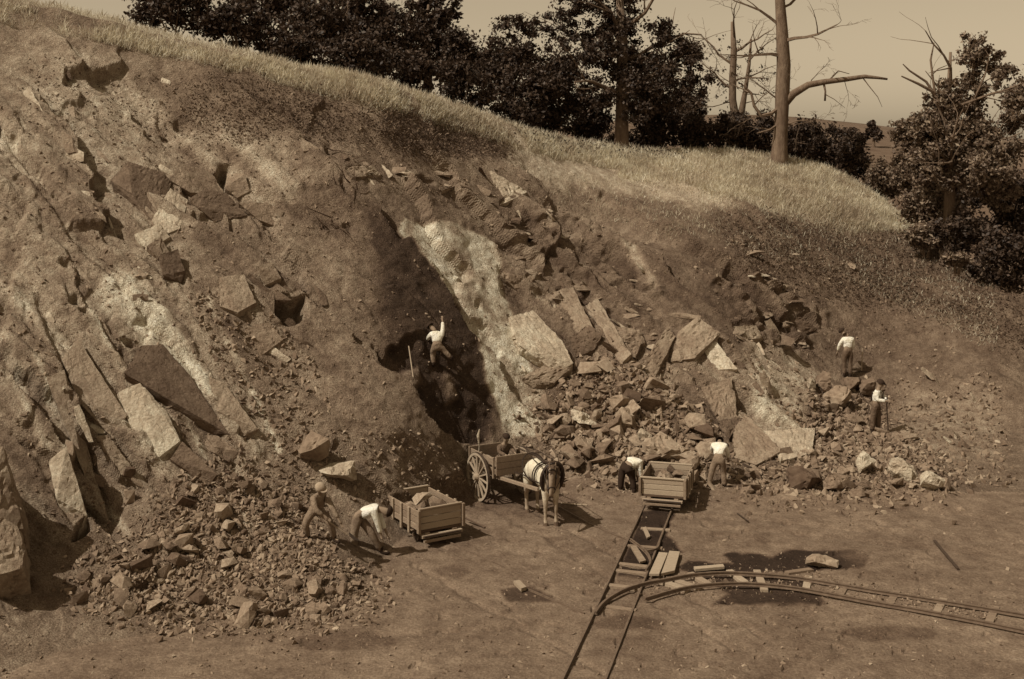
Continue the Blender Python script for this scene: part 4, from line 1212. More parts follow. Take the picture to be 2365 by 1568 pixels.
weeds('hedge_bottom', [(1180, 300), (1300, 335), (1430, 352), (1580, 362), (1580, 375), (1430, 365), (1250, 330)], 2500, .06, 'dark weeds at the foot of the hilltop bushes', 44, 'leaf')

# roots and dead twigs hanging over the broken lip
def roots(u, v, label, seed, n=9, L=.9):
    rng = np.random.default_rng(seed)
    p, nn = surf(u, v)
    br = []
    for _ in range(n):
        branchy((rng.normal(0, .25), rng.normal(0, .1) - .05, rng.normal(0, .12) + .12), (rng.normal(0, .8), -.4 + rng.normal(0, .3), rng.normal(-.1, .6)), L * rng.uniform(.5, 1.2), .026, 1, rng, br, .03, .5, 4, 3, .007)
    o = link('dead_roots', tubes_mesh('dead_roots', br, 5), M['wood_dark'], None, p)
    tag(o, label, 'roots')
roots(718, 322, 'tangle of dead roots at the lip of the upper left slope', 51)
roots(795, 435, 'dark upright roots above the dark soil streak', 52, 6, .8)
roots(770, 505, 'dead twigs lying at the head of the dark soil streak', 53, 7, 1.0)
roots(840, 372, 'dead roots poking out right of the root tangle on the lip', 54, 5, .8)

# ------------------------------------------------------------------ rails, sleepers, planks and loose iron on the floor
def ground_at(x, y):
    return .0
RH = .09
def floor_path(pts, n=24, z=0.):
    q = []
    for u, v in pts:
        D = F * (H - z) / (v - YH); q.append(Vector(((u - CX) * D / F, D, 0)))
    out = []
    for i in range(len(q) - 1):                     # Catmull-Rom
        p0, p1, p2, p3 = q[max(i - 1, 0)], q[i], q[i + 1], q[min(i + 2, len(q) - 1)]
        for t in np.linspace(0, 1, 7)[:-1]:
            out.append(.5 * ((2 * p1) + (p2 - p0) * t + (2 * p0 - 5 * p1 + 4 * p2 - p3) * t * t + (3 * p1 - p0 - 3 * p2 + p3) * t ** 3))
    out.append(q[-1])
    return out
def rail_mesh(name, path, w=.052, h=.07, z0=.03):
    V_, F_ = [], []
    prof = [(-w / 2, 0), (w / 2, 0), (w / 2, .015), (w / 6, .02), (w / 6, h - .022), (w / 2.4, h - .018), (w / 2.4, h), (-w / 2.4, h), (-w / 2.4, h - .018), (-w / 6, h - .022), (-w / 6, .02), (-w / 2, .015)]
    m = len(prof)
    for i, p in enumerate(path):
        t = (path[min(i + 1, len(path) - 1)] - path[max(i - 1, 0)]); t.z = 0; t.normalize()
        s = Vector((t.y, -t.x, 0))
        for (a, b) in prof: V_.append(p + s * a + Vector((0, 0, z0 + b)))
    for i in range(len(path) - 1):
        for k in range(m):
            F_.append((i * m + k, i * m + (k + 1) % m, (i + 1) * m + (k + 1) % m, (i + 1) * m + k))
    F_.append(tuple(range(m))); F_.append(tuple((len(path) - 1) * m + k for k in range(m - 1, -1, -1)))
    me = bpy.data.meshes.new(name); me.from_pydata(V_, [], F_); me.update()
    bm = bmesh.new(); bm.from_mesh(me); bmesh.ops.recalc_face_normals(bm, faces=list(bm.faces)); bm.to_mesh(me); bm.free()
    return me
def sleeper(parent, a, b, w=.16, h=.09, m='wood', name='sleeper', z=.0):
    a, b = Vector(a), Vector(b)
    a.z = b.z = z
    return link(name, bar_mesh(name, a, b, w, h), M[m], parent)

# straight track under the right cart
def lin(p, q, t): return p + (q - p) * t
Lr0, Lr1 = floor_pt(1387, 1386), floor_pt(1485, 1179)
Rr0, Rr1 = floor_pt(1488, 1345), floor_pt(1546, 1193)
td = ((Lr1 - Lr0).normalized() + (Rr1 - Rr0).normalized()).normalized()
tp = Vector((td.y, -td.x, 0))
cen = (Lr0 + td * (Rr0 - Lr0).dot(td)) * .5 + Rr0 * .5
G = .39
track = empty('rail_track', (0, 0, 0))
tag(track, 'straight narrow rail track running from the far cart towards the viewer', 'rail track')
for s in (-1, 1):
    st = -6.5
    path = [cen + tp * s * G + td * d for d in np.linspace(st, 7.2, 14)]
    link('rail', rail_mesh('rail', path, z0=.005 if s < 0 else -.012), M['rail'], track)
for (u0, v0, u1, v1) in [(1424, 1303, 1498, 1311), (1420, 1319, 1494, 1327), (1446, 1262, 1530, 1268), (1398, 1352, 1480, 1362), (1480, 1222, 1548, 1226), (1376, 1400, 1470, 1412)]:
    sleeper(track, floor_pt(u0, v0), floor_pt(u1, v1), .15, .08, 'wood')
link('rail', rail_mesh('rail', floor_path([(1456, 1254), (1480, 1272), (1497, 1290), (1502, 1308), (1492, 1324)]), z0=.05), M['rail'], track)
link('rail', rail_mesh('rail', floor_path([(1524, 1253), (1521, 1268), (1512, 1276), (1488, 1281)]), .04, .05, .05), M['rail'], track)

curve = empty('curved_track', (0, 0, 0))
tag(curve, 'curved narrow rail track with pale sleepers sweeping to the right', 'rail track')
outer = floor_path([(1376, 1411), (1392, 1391), (1416, 1373), (1448, 1357), (1488, 1345), (1537, 1336), (1597, 1325), (1672, 1320), (1748, 1323), (1838, 1331), (1929, 1346), (2019, 1361), (2140, 1380), (2300, 1406), (2480, 1438)], z=.13)
inner = floor_path([(1490, 1380), (1514, 1373), (1537, 1366), (1597, 1352), (1672, 1345), (1748, 1346), (1838, 1355), (1929, 1371), (2019, 1388), (2140, 1409), (2300, 1440), (2480, 1478)], z=.13)
link('rail', rail_mesh('rail', outer, .06, .085, .05), M['rail'], curve)
link('rail', rail_mesh('rail', inner, .06, .085, .05), M['rail'], curve)
for (u0, v0, u1, v1, m) in [(1524, 1342, 1590, 1366, 'wood_pale'), (1545, 1338, 1618, 1362, 'wood_pale'), (1594, 1326, 1638, 1352, 'wood_pale'), (1684, 1320, 1722, 1348, 'wood_pale'), (1748, 1320, 1766, 1366, 'wood_pale'),
                            (1868, 1334, 1860, 1370, 'wood_pale'), (1956, 1350, 1936, 1384, 'wood'), (2072, 1368, 2052, 1402, 'wood'), (2180, 1386, 2160, 1424, 'wood'), (2300, 1404, 2282, 1446, 'wood')]:
    sleeper(curve, floor_pt(u0, v0), floor_pt(u1, v1), .17, .10, m)

hose = tag(link('curved_rail', rail_mesh('curved_rail', floor_path([(1290, 1172), (1325, 1192), (1360, 1211), (1405, 1232), (1440, 1246), (1456, 1254)]), .045, .05, .0), M['rail']),
           'long bent rail leading from the horse to the straight track', 'rail')
for (pts, label) in [([(1012, 1240), (1047, 1259), (1110, 1288), (1172, 1316), (1260, 1360)], 'thin half buried rail running out from under the near cart'),
                     ([(1186, 1352), (1230, 1368), (1285, 1392), (1350, 1420)], 'dark rail end lying at the bottom of the floor')]:
    tag(link('buried_rail', rail_mesh('buried_rail', floor_path(pts), .04, .04, .005), M['rail']), label, 'rail')

def plank(quad, th, m, label, name='plank', cat='plank', z=.03):
    q = [floor_pt(u, v) for u, v in quad]
    c = sum(q, Vector()) / 4
    pts = [p - c + Vector((0, 0, z)) for p in q] + [p - c + Vector((0, 0, z + th)) for p in q]
    me = hull_mesh(name, pts)
    return tag(link(name, me, M[m], None, c), label, cat)
plank([(1522, 1282), (1542, 1284), (1522, 1333), (1499, 1333)], .05, 'wood_pale', 'pale plank lying right beside the straight track')
plank([(1546, 1280), (1570, 1282), (1558, 1326), (1527, 1333)], .06, 'wood_pale', 'wider pale plank, right of the pair beside the track')
plank([(1602, 1317), (1670, 1311), (1673, 1317), (1606, 1323)], .06, 'wood_pale', 'pale plank lying along the outer rail of the curve')
plank([(1457, 1269), (1469, 1267), (1492, 1301), (1478, 1305)], .05, 'wood', 'short board lying slanted between the straight rails')
plank([(1812, 1326), (1868, 1318), (1880, 1323), (1822, 1331)], .05, 'wood', 'short weathered board at the edge of the wet patch')
plank([(1484, 1224), (1492, 1222), (1502, 1244), (1494, 1248)], .04, 'wood_pale', 'small pale board inside the dark track bed')
plank([(1186, 1352), (1200, 1350), (1216, 1366), (1204, 1370)], .08, 'wood_pale', 'small pale block lying near the bottom of the floor')
def rod(a, b, r, m, label, name, cat):
    tag(link(name, tubes_mesh(name, [([a, lin(a, b, .5), b], [r, r, r])], 6), M[m]), label, cat)
rod(floor_pt(2158, 1252) + Vector((0, 0, .04)), floor_pt(2213, 1318) + Vector((0, 0, .04)), .035, 'iron', 'dark iron bar lying alone on the floor at right', 'iron_bar', 'bar')
rod(floor_pt(1076, 1207) + Vector((0, 0, .12)), floor_pt(1120, 1221) + Vector((0, 0, .03)), .028, 'wood_dark', 'dark pole lying behind the near mine cart', 'pole', 'pole')
rod(floor_pt(1296, 1166) + Vector((0, 0, .05)), floor_pt(1356, 1171) + Vector((0, 0, .05)), .022, 'wood_pale', 'pale pole lying on the ground right of the horse', 'pole', 'pole')
rod(floor_pt(1703, 1188) + Vector((0, 0, .03)), floor_pt(1728, 1206) + Vector((0, 0, .03)), .02, 'iron', 'short dark rod on the floor right of the far cart', 'iron_rod', 'rod')

# ------------------------------------------------------------------ mine carts
def mine_cart(loc, heading, L, Wd, label, name='mine_cart'):
    """x along the cart, origin on the ground under its middle"""
    o = empty(name, loc, heading)
    z0, z1 = .38, .83
    hx, hy = L / 2, Wd / 2
    nb = 3
    hb = (z1 - z0) / nb
    for s in (-1, 1):
        for k in range(nb):
            link('side_plank', box_mesh('side_plank', -hx, hx, s * hy - .02, s * hy + .02, z0 + k * hb + .006, z0 + (k + 1) * hb - .006), M['wood'], o)
        for x in (-hx * .45, hx * .05, hx * .5):
            link('batten', box_mesh('batten', x - .045, x + .045, s * (hy + .045) - .022, s * (hy + .045) + .022, z0 - .12, z1 + .005), M['wood_pale'], o)
    for s in (-1, 1):
        for k in range(nb):
            link('end_plank', box_mesh('end_plank', s * (hx - .05) - .02, s * (hx - .05) + .02, -hy + .03, hy - .03, z0 + k * hb + .006, z0 + (k + 1) * hb - .006), M['wood_pale'], o)
        for t in (-1, 1):
            link('corner_post', box_mesh('corner_post', s * hx - .05, s * hx + .05, t * (hy + .012) - .035, t * (hy + .012) + .035, z0 - .05, z1 + .02), M['wood'], o)
        link('end_rim', box_mesh('end_rim', s * (hx - .04) - .035, s * (hx - .04) + .035, -hy, hy, z1 + .002, z1 + .045), M['wood_pale'], o)
        link('bumper', box_mesh('bumper', s * (hx + .03) - .05, s * (hx + .03) + .05, -hy * .92, hy * .92, .22, .29), M['wood_pale'], o)
        link('bumper', box_mesh('bumper', s * (hx + .06) - .04, s * (hx + .06) + .04, -hy * .84, hy * .84, .12, .185), M['wood'], o)
        link('bumper_strap', box_mesh('bumper_strap', s * (hx + .09) - .012, s * (hx + .09) + .012, -hy * .85, hy * .85, .235, .275), M['iron'], o)
    link('floor_boards', box_mesh('floor_boards', -hx + .02, hx - .02, -hy + .03, hy - .03, z0 - .05, z0), M['wood_dark'], o)
    for s in (-1, 1):
        link('sill', box_mesh('sill', -hx - .02, hx + .02, s * hy * .62 - .06, s * hy * .62 + .06, .19, .325), M['wood'], o)
        link('cross_beam', box_mesh('cross_beam', s * hx * .6 - .05, s * hx * .6 + .05, -hy - .03, hy + .03, .262 + .07, .38 - .055), M['wood'], o)
        link('axle', tubes_mesh('axle', [([(s * hx * .45, -.48, .17), (s * hx * .45, .48, .17)], [.03, .03])], 8), M['iron'], o)
        for t in (-1, 1):
            w = link('wheel', tubes_mesh('wheel', [([(s * hx * .45, t * .40 - .03, .17), (s * hx * .45, t * .40 + .03, .17)], [.15, .15]),
                                                   ([(s * hx * .45, t * .36 - .01, .17), (s * hx * .45, t * .36 + .01, .17)], [.18, .18])], 18), M['iron'], o)
            link('hub', tubes_mesh('hub', [([(s * hx * .45, t * .46, .17), (s * hx * .45, t * .5, .17)], [.05, .045])], 8), M['rail'], w)
    return tag(o, label, 'mine cart', 'mine carts')

def cart_stones(cart, pts, label, group):
    rz = Matrix.Rotation(cart.rotation_euler.z, 3, 'Z')
    for (x, y, z, r) in pts:
        o = bpy.data.objects.new('cart_stone', random.choice(STONES))
        COL.objects.link(o)
        o.location = Vector(cart.location) + rz @ Vector((x, y, z))
        o.rotation_euler = (random.uniform(-.5, .5), random.uniform(-.5, .5), random.uniform(0, 6.28))
        o.scale = (r, r, r)
        tag(o, label, 'stone', group)

# near cart: rim corners measured in the photograph at 0.83 m
def at_z(u, v, z):
    D = F * (H - z) / (v - YH)
    return Vector(((u - CX) * D / F, D, z))
fl_, fr_, bl_ = at_z(968, 1188, .83), at_z(1066, 1173, .83), at_z(878, 1146, .83)
mid_front = (fl_ + fr_) / 2
axis = (fl_ - bl_); axis.z = 0; axis.normalize()
perp = (fr_ - fl_); perp.z = 0; perp.normalize()
axis = (axis + Vector((perp.y, -perp.x, 0))).normalized()      # square it up
Lc = 1.85
c1 = mid_front - axis * Lc / 2; c1.z = .0
near_cart = mine_cart(c1, math.atan2(axis.y, axis.x), Lc, 1.18, 'wooden mine cart loaded with rock, nearer one at left')
near_cart.scale = (1.04, 1.06, 1.12)
cart_stones(near_cart, [(-.25, .1, .88, .28), (.15, -.1, .80, .24), (.45, .15, .80, .22), (.6, -.25, .78, .2), (-.05, .32, .78, .2), (.3, .35, .80, .18), (-.5, -.15, .62, .24), (.65, .3, .76, .18), (.0, -.35, .72, .24), (-.6, .3, .62, .2), (.4, -.35, .76, .2), (.15, .2, .78, .2), (.7, 0, .74, .2), (-.3, -.3, .66, .2)],
            'stone loaded in the near left mine cart', 'stones in the near cart')
fl_, fr_ = at_z(1479, 1107.5, .83), at_z(1582, 1117, .83)
c2f = (fl_ + fr_) / 2
ax2 = Vector((-td.x - .03, -td.y, 0)).normalized()
far_cart = mine_cart(Vector((c2f.x, c2f.y, 0)) - ax2 * .85 + Vector((0, 0, .06)), math.atan2(ax2.y, ax2.x), 1.75, 1.22, 'wooden mine cart on the straight track, farther one at right')
cart_stones(far_cart, [(.0, .0, .62, .26), (.25, -.35, .6, .2), (-.35, 0, .66, .24), (-.65, .1, .7, .2), (.3, .2, .6, .22), (-.2, -.2, .6, .22), (-.4, .25, .62, .2), (.1, -.1, .55, .2), (.5, -.3, .5, .17), (-.1, .3, .56, .18), (-.55, -.3, .6, .18), (.45, .05, .5, .16), (.05, .4, .5, .15)],
            'stone loaded in the far right mine cart', 'stones in the far cart')

# ------------------------------------------------------------------ horse cart
HD = Vector((.48, -.877, 0)).normalized()
rear = floor_pt(1221, 1183)
axle_p = rear - HD * 1.62
hc = empty('horse_cart', axle_p, math.atan2(HD.y, HD.x))
tag(hc, 'two wheeled wooden tip cart harnessed behind the white horse', 'cart')
def wheel(parent, y, R=.69):
    w = empty('wheel', (0, y, R))
    w.parent = parent
    n = 28
    rim = [(math.cos(a) * (R - .05), 0, math.sin(a) * (R - .05)) for a in np.linspace(0, 2 * math.pi, n + 1)]
    bm = bmesh.new()
    def ring(bm, r0, r1, yw):
        vs_ = []
        for i in range(n):
            a = 2 * math.pi * i / n
            c, s = math.cos(a), math.sin(a)
            vs_.append([bm.verts.new((c * r, yy, s * r)) for r, yy in ((r0, -yw), (r1, -yw), (r1, yw), (r0, yw))])
        for i in range(n):
            A, B = vs_[i], vs_[(i + 1) % n]
            for k in range(4): bm.faces.new((A[k], A[(k + 1) % 4], B[(k + 1) % 4], B[k]))
        bmesh.ops.recalc_face_normals(bm, faces=list(bm.faces))
    ring(bm, R - .085, R - .012, .036)
    me = bpy.data.meshes.new('rim'); bm.to_mesh(me); bm.free()
    link('rim', me, M['wood_pale'], w)
    bm = bmesh.new(); ring(bm, R - .0115, R, .038)
    me = bpy.data.meshes.new('tyre'); bm.to_mesh(me); bm.free()
    link('tyre', me, M['iron'], w)
    sg = 1 if y > 0 else -1
    link('hub', tubes_mesh('hub', [([(0, -.14, 0), (0, -.05, 0), (0, .05, 0), (0, .14, 0)], [.07, .105, .105, .07])], 12), M['wood_pale'], w)
    sp_me = bar_mesh('spoke', (.08, 0, 0), (R - .08, 0, 0), .05, .045)
    for i in range(14):
        o = bpy.data.objects.new('spoke', sp_me); COL.objects.link(o)
        if not sp_me.materials: sp_me.materials.append(M['wood_pale'])
        o.parent = w; o.rotation_euler = (0, 2 * math.pi * i / 14 + .1, 0)
    return w
wheel(hc, .74); wheel(hc, -.74)
link('axle', bar_mesh('axle', (0, -.80, .69), (0, .80, .69), .08, .09), M['wood_dark'], hc)
for s in (-1, 1):
    link('sill', bar_mesh('sill', (-.95, s * .42, .80), (.80, s * .42, .80), .09, .12), M['wood'], hc)
    link('shaft', bar_mesh('shaft', (.805, s * .42, .80), (2.85, s * .40, .98), .075, .09), M['wood'], hc)
    for z in (.90, 1.12):
        link('side_board', box_mesh('side_board', -.90, .76, s * .56 - .02, s * .56 + .02, z, z + (.15 if z < 1 else .20)), M['wood'], hc)
    for x in (-.8, -.05, .68):
        link('stake', box_mesh('stake', x - .03, x + .03, s * .605 - .024, s * .605 + .024, .78, 1.38), M['wood'], hc)
for k in range(3):
    link('front_board', box_mesh('front_board', .78, .82, -.58, .58, .87 + k * .185, .87 + k * .185 + .178), M['wood'], hc)
    link('tail_board', box_mesh('tail_board', -.94, -.90, -.56, .56, .87 + k * .16, .87 + k * .16 + .15), M['wood'], hc)
for k in range(5):
    link('bed_board', box_mesh('bed_board', -.90, .77, -.54 + k * .216, -.54 + k * .216 + .208, .862, .895), M['wood_dark'], hc)
rz = Matrix.Rotation(hc.rotation_euler.z, 3, 'Z')
for (x, y, z, r) in [(-.3, .1, .98, .22), (.0, -.25, .96, .2), (-.6, -.1, .98, .2), (-.2, .35, .95, .16), (-.55, .3, .97, .17)]:
    o = bpy.data.objects.new('cart_stone', random.choice(STONES)); COL.objects.link(o)
    o.location = axle_p + rz @ Vector((x, y, z)); o.scale = (r, r, r); o.rotation_euler = (random.random(), random.random(), random.random() * 6)
    tag(o, 'stone loaded in the horse cart behind the front board', 'stone', 'stones in the horse cart')
st_p = axle_p + rz @ Vector((-.75, -.35, .9))
tag(link('stake', tubes_mesh('stake', [([(0, 0, 0), (.03, 0, .45), (0, 0, .75), (.04, 0, .95)], [.018, .018, .05, .015])], 6), M['slab_pale'], None, st_p), 'pale stick standing up in the cart behind the big wheel', 'stick')

# ------------------------------------------------------------------ bodies
def skin_mesh(name, verts, edges, radii, root=0, sub=2):
    me = bpy.data.meshes.new(name)
    me.from_pydata([tuple(v) for v in verts], edges, [])
    o = bpy.data.objects.new(name, me)
    COL.objects.link(o)
    o.modifiers.new('Skin', 'SKIN')
    sv = me.skin_vertices[0].data
    for i, r in enumerate(radii):
        sv[i].radius = (r, r) if not isinstance(r, tuple) else r
        sv[i].use_root = (i == root)
    o.modifiers['Skin'].use_smooth_shade = True
    s = o.modifiers.new('Sub', 'SUBSURF'); s.levels = sub; s.render_levels = sub
    dg = bpy.context.evaluated_depsgraph_get()
    out = bpy.data.meshes.new_from_object(o.evaluated_get(dg))
    out.name = name
    bpy.data.objects.remove(o); bpy.data.meshes.remove(me)
    out.polygons.foreach_set('use_smooth', [True] * len(out.polygons))
    return out

class Chain:
    def __init__(s): s.v, s.e, s.r = [], [], []
    def add(s, p, r, prev=None):
        s.v.append(Vector(p)); s.r.append(r)
        i = len(s.v) - 1
        if prev is not None: s.e.append((prev, i))
        return i
    def line(s, pts, prev=None):
        for p, r in pts: prev = s.add(p, r, prev)
        return prev
    def build(s, name, sub=2): return skin_mesh(name, s.v, s.e, s.r, 0, sub)

def ellipsoid(name, c, r, seg=14, ring=9, zmin=None):
    bm = bmesh.new()
    bmesh.ops.create_uvsphere(bm, u_segments=seg, v_segments=ring, radius=1)
    if zmin is not None:
        bmesh.ops.bisect_plane(bm, geom=list(bm.verts) + list(bm.edges) + list(bm.faces), plane_co=(0, 0, zmin), plane_no=(0, 0, -1), clear_outer=True)
    for v in bm.verts: v.co = Vector((v.co.x * r[0], v.co.y * r[1], v.co.z * r[2]))
    me = bpy.data.meshes.new(name); bm.to_mesh(me); bm.free()
    me.transform(Matrix.Translation(c))
    me.polygons.foreach_set('use_smooth', [True] * len(me.polygons))
    return me

def orient(me, origin, up, fwd):
    up = Vector(up).normalized(); fwd = (Vector(fwd) - up * Vector(fwd).dot(up)).normalized()
    side = fwd.cross(up)
    m = Matrix((side, fwd, up)).transposed().to_4x4(); m.translation = origin
    me.transform(m)
    return me

def person(base, J, face_dir, label, shirt='shirt', trousers='trousers', hat='cap', hatm='hat', suspenders=False, scale=1.):
    root = empty('person', base)
    root.scale = (scale,) * 3
    f = Vector((face_dir[0], face_dir[1], 0)).normalized()
    sd = Vector((f.y, -f.x, 0))                     # the person's right side
    g = {k: Vector(v) for k, v in J.items()}
    pel, ch, hd = g['pelvis'], g['chest'], g['head']
    tdir = (ch - pel).normalized()
    nd = (hd - ch).normalized()
    shR, shL = ch + sd * .17 - tdir * .06, ch - sd * .17 - tdir * .06
    hpR, hpL = pel + sd * .095, pel - sd * .095
    mid = (pel + ch) / 2
    fw = (f - nd * f.dot(nd)).normalized() if abs(f.dot(nd)) < .95 else Vector((0, 0, -1))
    # one continuous body
    b = Chain()
    i0 = b.add(pel, .12); i1 = b.add(mid, .115, i0); i2 = b.add(ch - tdir * .05, .125, i1)
    i3 = b.add(ch + nd * .06, .055, i2)
    h0 = b.add(hd - nd * .06 + fw * .015, .075, i3); h1 = b.add(hd + nd * .04, .095, h0); b.add(hd + nd * .11, .06, h1)
    b.add(hd - nd * .015 + fw * .115, .014, h1)     # nose
    for sgn, S_, e, h in ((1, shR, g['eR'], g['hR']), (-1, shL, g['eL'], g['hL'])):
        a = b.add(S_, .058, i2); a = b.add(e, .044, a)
        wr = h - (h - e).normalized() * .03
        a = b.add(wr, .028, a)
        hdv = (h - e).normalized()
        pv = hdv.cross(f); pv = pv.normalized() if pv.length > .1 else sd.copy()
        pa = b.add(h + hdv * .045, (.036, .02), a)
        for q, l in zip((-1.1, -.35, .4, 1.1), (.065, .08, .075, .06)):
            k1 = b.add(h + hdv * .10 + pv * .02 * q, .010, pa)
            b.add(h + hdv * (.10 + l * .7) + pv * .022 * q + f * .025 - Vector((0, 0, .015)), .008, k1)
        b.add(h + hdv * .07 + pv * .05 * sgn + f * .01, .011, pa)
    for S_, k, an in ((hpR, g['kR'], g['aR']), (hpL, g['kL'], g['aL'])):
        a = b.add(S_, .085, i0); a = b.add(k, .058, a); a = b.add(an, .042, a)
        b.add(an + f * .15 + Vector((0, 0, -.035)), .035, a)
    link('body', b.build('body', 2), M['skin'], root)
    # shirt
    c = Chain()
    j0 = c.add(pel + tdir * .06, (.165, .135)); j1 = c.add(mid, (.165, .14), j0); j2 = c.add(ch - tdir * .07, (.17, .14), j1)
    c.add(ch + nd * .03, .075, j2)
    for S_, e, h in ((shR, g['eR'], g['hR']), (shL, g['eL'], g['hL'])):
        a = c.add(S_, .085, j2); a = c.add((S_ + e) / 2, .074, a); a = c.add(e, .066, a); c.add(e + (h - e) * .82, .05, a)
    link('shirt', c.build('shirt', 2), M[shirt], root)
    # trousers
    c = Chain()
    j0 = c.add(pel + tdir * .03, (.165, .14))
    c.add(pel + tdir * .10, (.162, .135), j0)
    for S_, k, an in ((hpR, g['kR'], g['aR']), (hpL, g['kL'], g['aL'])):
        a = c.add(S_ - Vector((0, 0, .07)), .115, j0); a = c.add((S_ + k) / 2, .102, a); a = c.add(k, .088, a); c.add(an + (k - an) * .1, .072, a)
    link('trousers', c.build('trousers', 2), M[trousers], root)
    # boots
    for an in (g['aR'], g['aL']):
        c = Chain()
        j = c.add(an + Vector((0, 0, .10)), .058); j = c.add(an + Vector((0, 0, -.02)), .055, j); j = c.add(an + f * .12 + Vector((0, 0, -.04)), .048, j); c.add(an + f * .19 + Vector((0, 0, -.045)), .036, j)
        link('boot', c.build('boot', 1), M['boot'], root)
    if suspenders:
        for s in (-.08, .08):
            back_, fr = -f * .155, f * .155
            pts = [pel + sd * s + tdir * .08 + fr, mid + sd * s + fr, ch + sd * s - tdir * .04 + fr * .95, ch + sd * s + tdir * .02, ch + sd * s * .8 - tdir * .06 + back_, mid + sd * s * .5 + back_ * 1.02, pel + sd * s + tdir * .08 + back_]
            link('suspender', tubes_mesh('suspender', [(pts, [.014] * 7)], 5), M['hat'], root)
    # hat
    crown = ellipsoid('hat', (0, 0, 0), (.115, .125, .10), zmin=-.1)
    if hat == 'brim':
        bm = bmesh.new(); bm.from_mesh(crown)
        r = bmesh.ops.create_cone(bm, cap_ends=True, segments=18, radius1=.20, radius2=.185, depth=.018)
        bm.to_mesh(crown); bm.free()
    elif hat == 'cap':
        bm = bmesh.new(); bm.from_mesh(crown)
        r = bmesh.ops.create_cone(bm, cap_ends=True, segments=12, radius1=.085, radius2=.08, depth=.014, matrix=Matrix.Translation((0, .10, .0)))
        bm.to_mesh(crown); bm.free()
    orient(crown, hd + nd * .06, nd, fw)
    link('hat' if hat != 'hair' else 'hair', crown, M[hatm], root)
    return tag(root, label, 'person', 'quarry workers')

def shovel(a, b, label, blade=True):
    """from grip a to blade b"""
    a, b = Vector(a), Vector(b)
    o = empty('shovel', b)
    d = (b - a).normalized()
    link('handle', tubes_mesh('handle', [([a - b, lin(a, b, .5) - b, -d * .02], [.018, .018, .018])], 6), M['wood_pale'], o)
    s = d.cross(Vector((0, 0, 1))).normalized(); n = s.cross(d)
    pts = []
    for (t, w, c) in ((0, .09, .02), (.16, .115, .0), (.24, .08, .01), (.29, .02, .02)):
        for q in (-1, 1):
            pts += [d * t + s * w * q + n * (c + .02), d * t + s * w * q + n * c]
    link('blade', hull_mesh('blade', pts), M['iron'], o)
    return tag(o, label, 'shovel')

# shovelling man at left
b0, _ = hit(742, 1254)
person(b0, dict(pelvis=(-.12, .05, .74), chest=(.0, -.22, 1.10), head=(.03, -.34, 1.27), kL=(.22, -.10, .44), aL=(.28, .02, .09), kR=(-.34, -.06, .44), aR=(-.30, .05, .09),
                eR=(-.05, -.48, .86), hR=(.14, -.46, .72), eL=(.28, -.30, .86), hL=(.44, -.36, .60)), (.75, -.65), 'stooping man in grey shirt and pale cap shovelling at left', 'shirt_grey', 'trousers_tan', 'cap', 'hat_pale', scale=1.1)
shovel(b0 + Vector((.05, -.45, .78)), b0 + Vector((.70, -.36, .30)), 'shovel held by the stooping man at left')
# man bent beside the near cart
b0 = floor_pt(842, 1287)
person(b0, dict(pelvis=(-.16, .05, .88), chest=(.26, .02, 1.04), head=(.45, .0, 1.0), kL=(.14, .05, .50), aL=(.34, .12, .09), kR=(-.22, -.03, .47), aR=(-.22, -.02, .09),
                eR=(.30, -.12, .74), hR=(.36, -.10, .50), eL=(.34, .14, .76), hL=(.44, .12, .52)), (1, .05), 'man in white shirt bent double next to the near mine cart', 'shirt', 'trousers_tan', 'hair', 'hat', scale=1.15)
# men by the far cart
b0 = floor_pt(1452, 1143)
person(b0, dict(pelvis=(-.06, .0, .70), chest=(.22, .16, .82), head=(.34, .26, .70), kL=(-.18, .06, .40), aL=(-.20, .05, .09), kR=(.10, .0, .40), aR=(.12, -.08, .09),
                eR=(.30, .05, .55), hR=(.34, .10, .34), eL=(.16, .30, .56), hL=(.24, .34, .36)), (.75, .65), 'man in dark trousers stooping left of the far mine cart', 'shirt', 'trousers_dark', 'hair', 'hat', scale=1.17)
b0 = floor_pt(1660, 1132)
person(b0, dict(pelvis=(.0, .0, .86), chest=(.06, .26, 1.22), head=(.10, .44, 1.24), kL=(-.20, .03, .46), aL=(-.28, .0, .09), kR=(.14, .06, .46), aR=(.16, .0, .09),
                eR=(.30, .30, .98), hR=(.34, .46, .76), eL=(-.10, .46, 1.0), hL=(.10, .62, .80)), (.25, 1), 'man in white shirt and tan trousers bending, seen from behind', 'shirt', 'trousers_tan', 'hair', 'hat', scale=1.06)
shovel(b0 + Vector((.12, .60, .84)), b0 + Vector((.78, .46, .62)), 'shovel held by the man seen from behind')
# upper right man and his pick
b0, _ = hit(1957, 873)
person(b0, dict(pelvis=(.02, .0, .93), chest=(.04, .10, 1.38), head=(-.10, .20, 1.56), kL=(-.10, .04, .50), aL=(-.10, .0, .09), kR=(.10, .03, .50), aR=(.10, -.03, .09),
                eR=(.24, .10, 1.10), hR=(.22, .28, .92), eL=(-.24, .12, 1.12), hL=(-.28, .22, .86)), (-.2, 1), 'standing man in white shirt and dark cap, upper one at right', 'shirt', 'trousers', 'cap', 'hat', scale=1.07)
b1, _ = hit(1990, 860)
pk = empty('pickaxe', b1)
link('handle', tubes_mesh('handle', [([(0, 0, .02), (.01, 0, .45), (.03, .0, .90)], [.02, .018, .022])], 7), M['wood_pale'], pk)
link('pick_head', tubes_mesh('pick_head', [([(-.26, 0, .0), (-.12, 0, .035), (0, 0, .045), (.12, 0, .035), (.26, 0, .0)], [.008, .022, .03, .022, .008])], 6), M['iron'], pk)
tag(pk, 'pickaxe standing head down right of the upper worker', 'pickaxe')
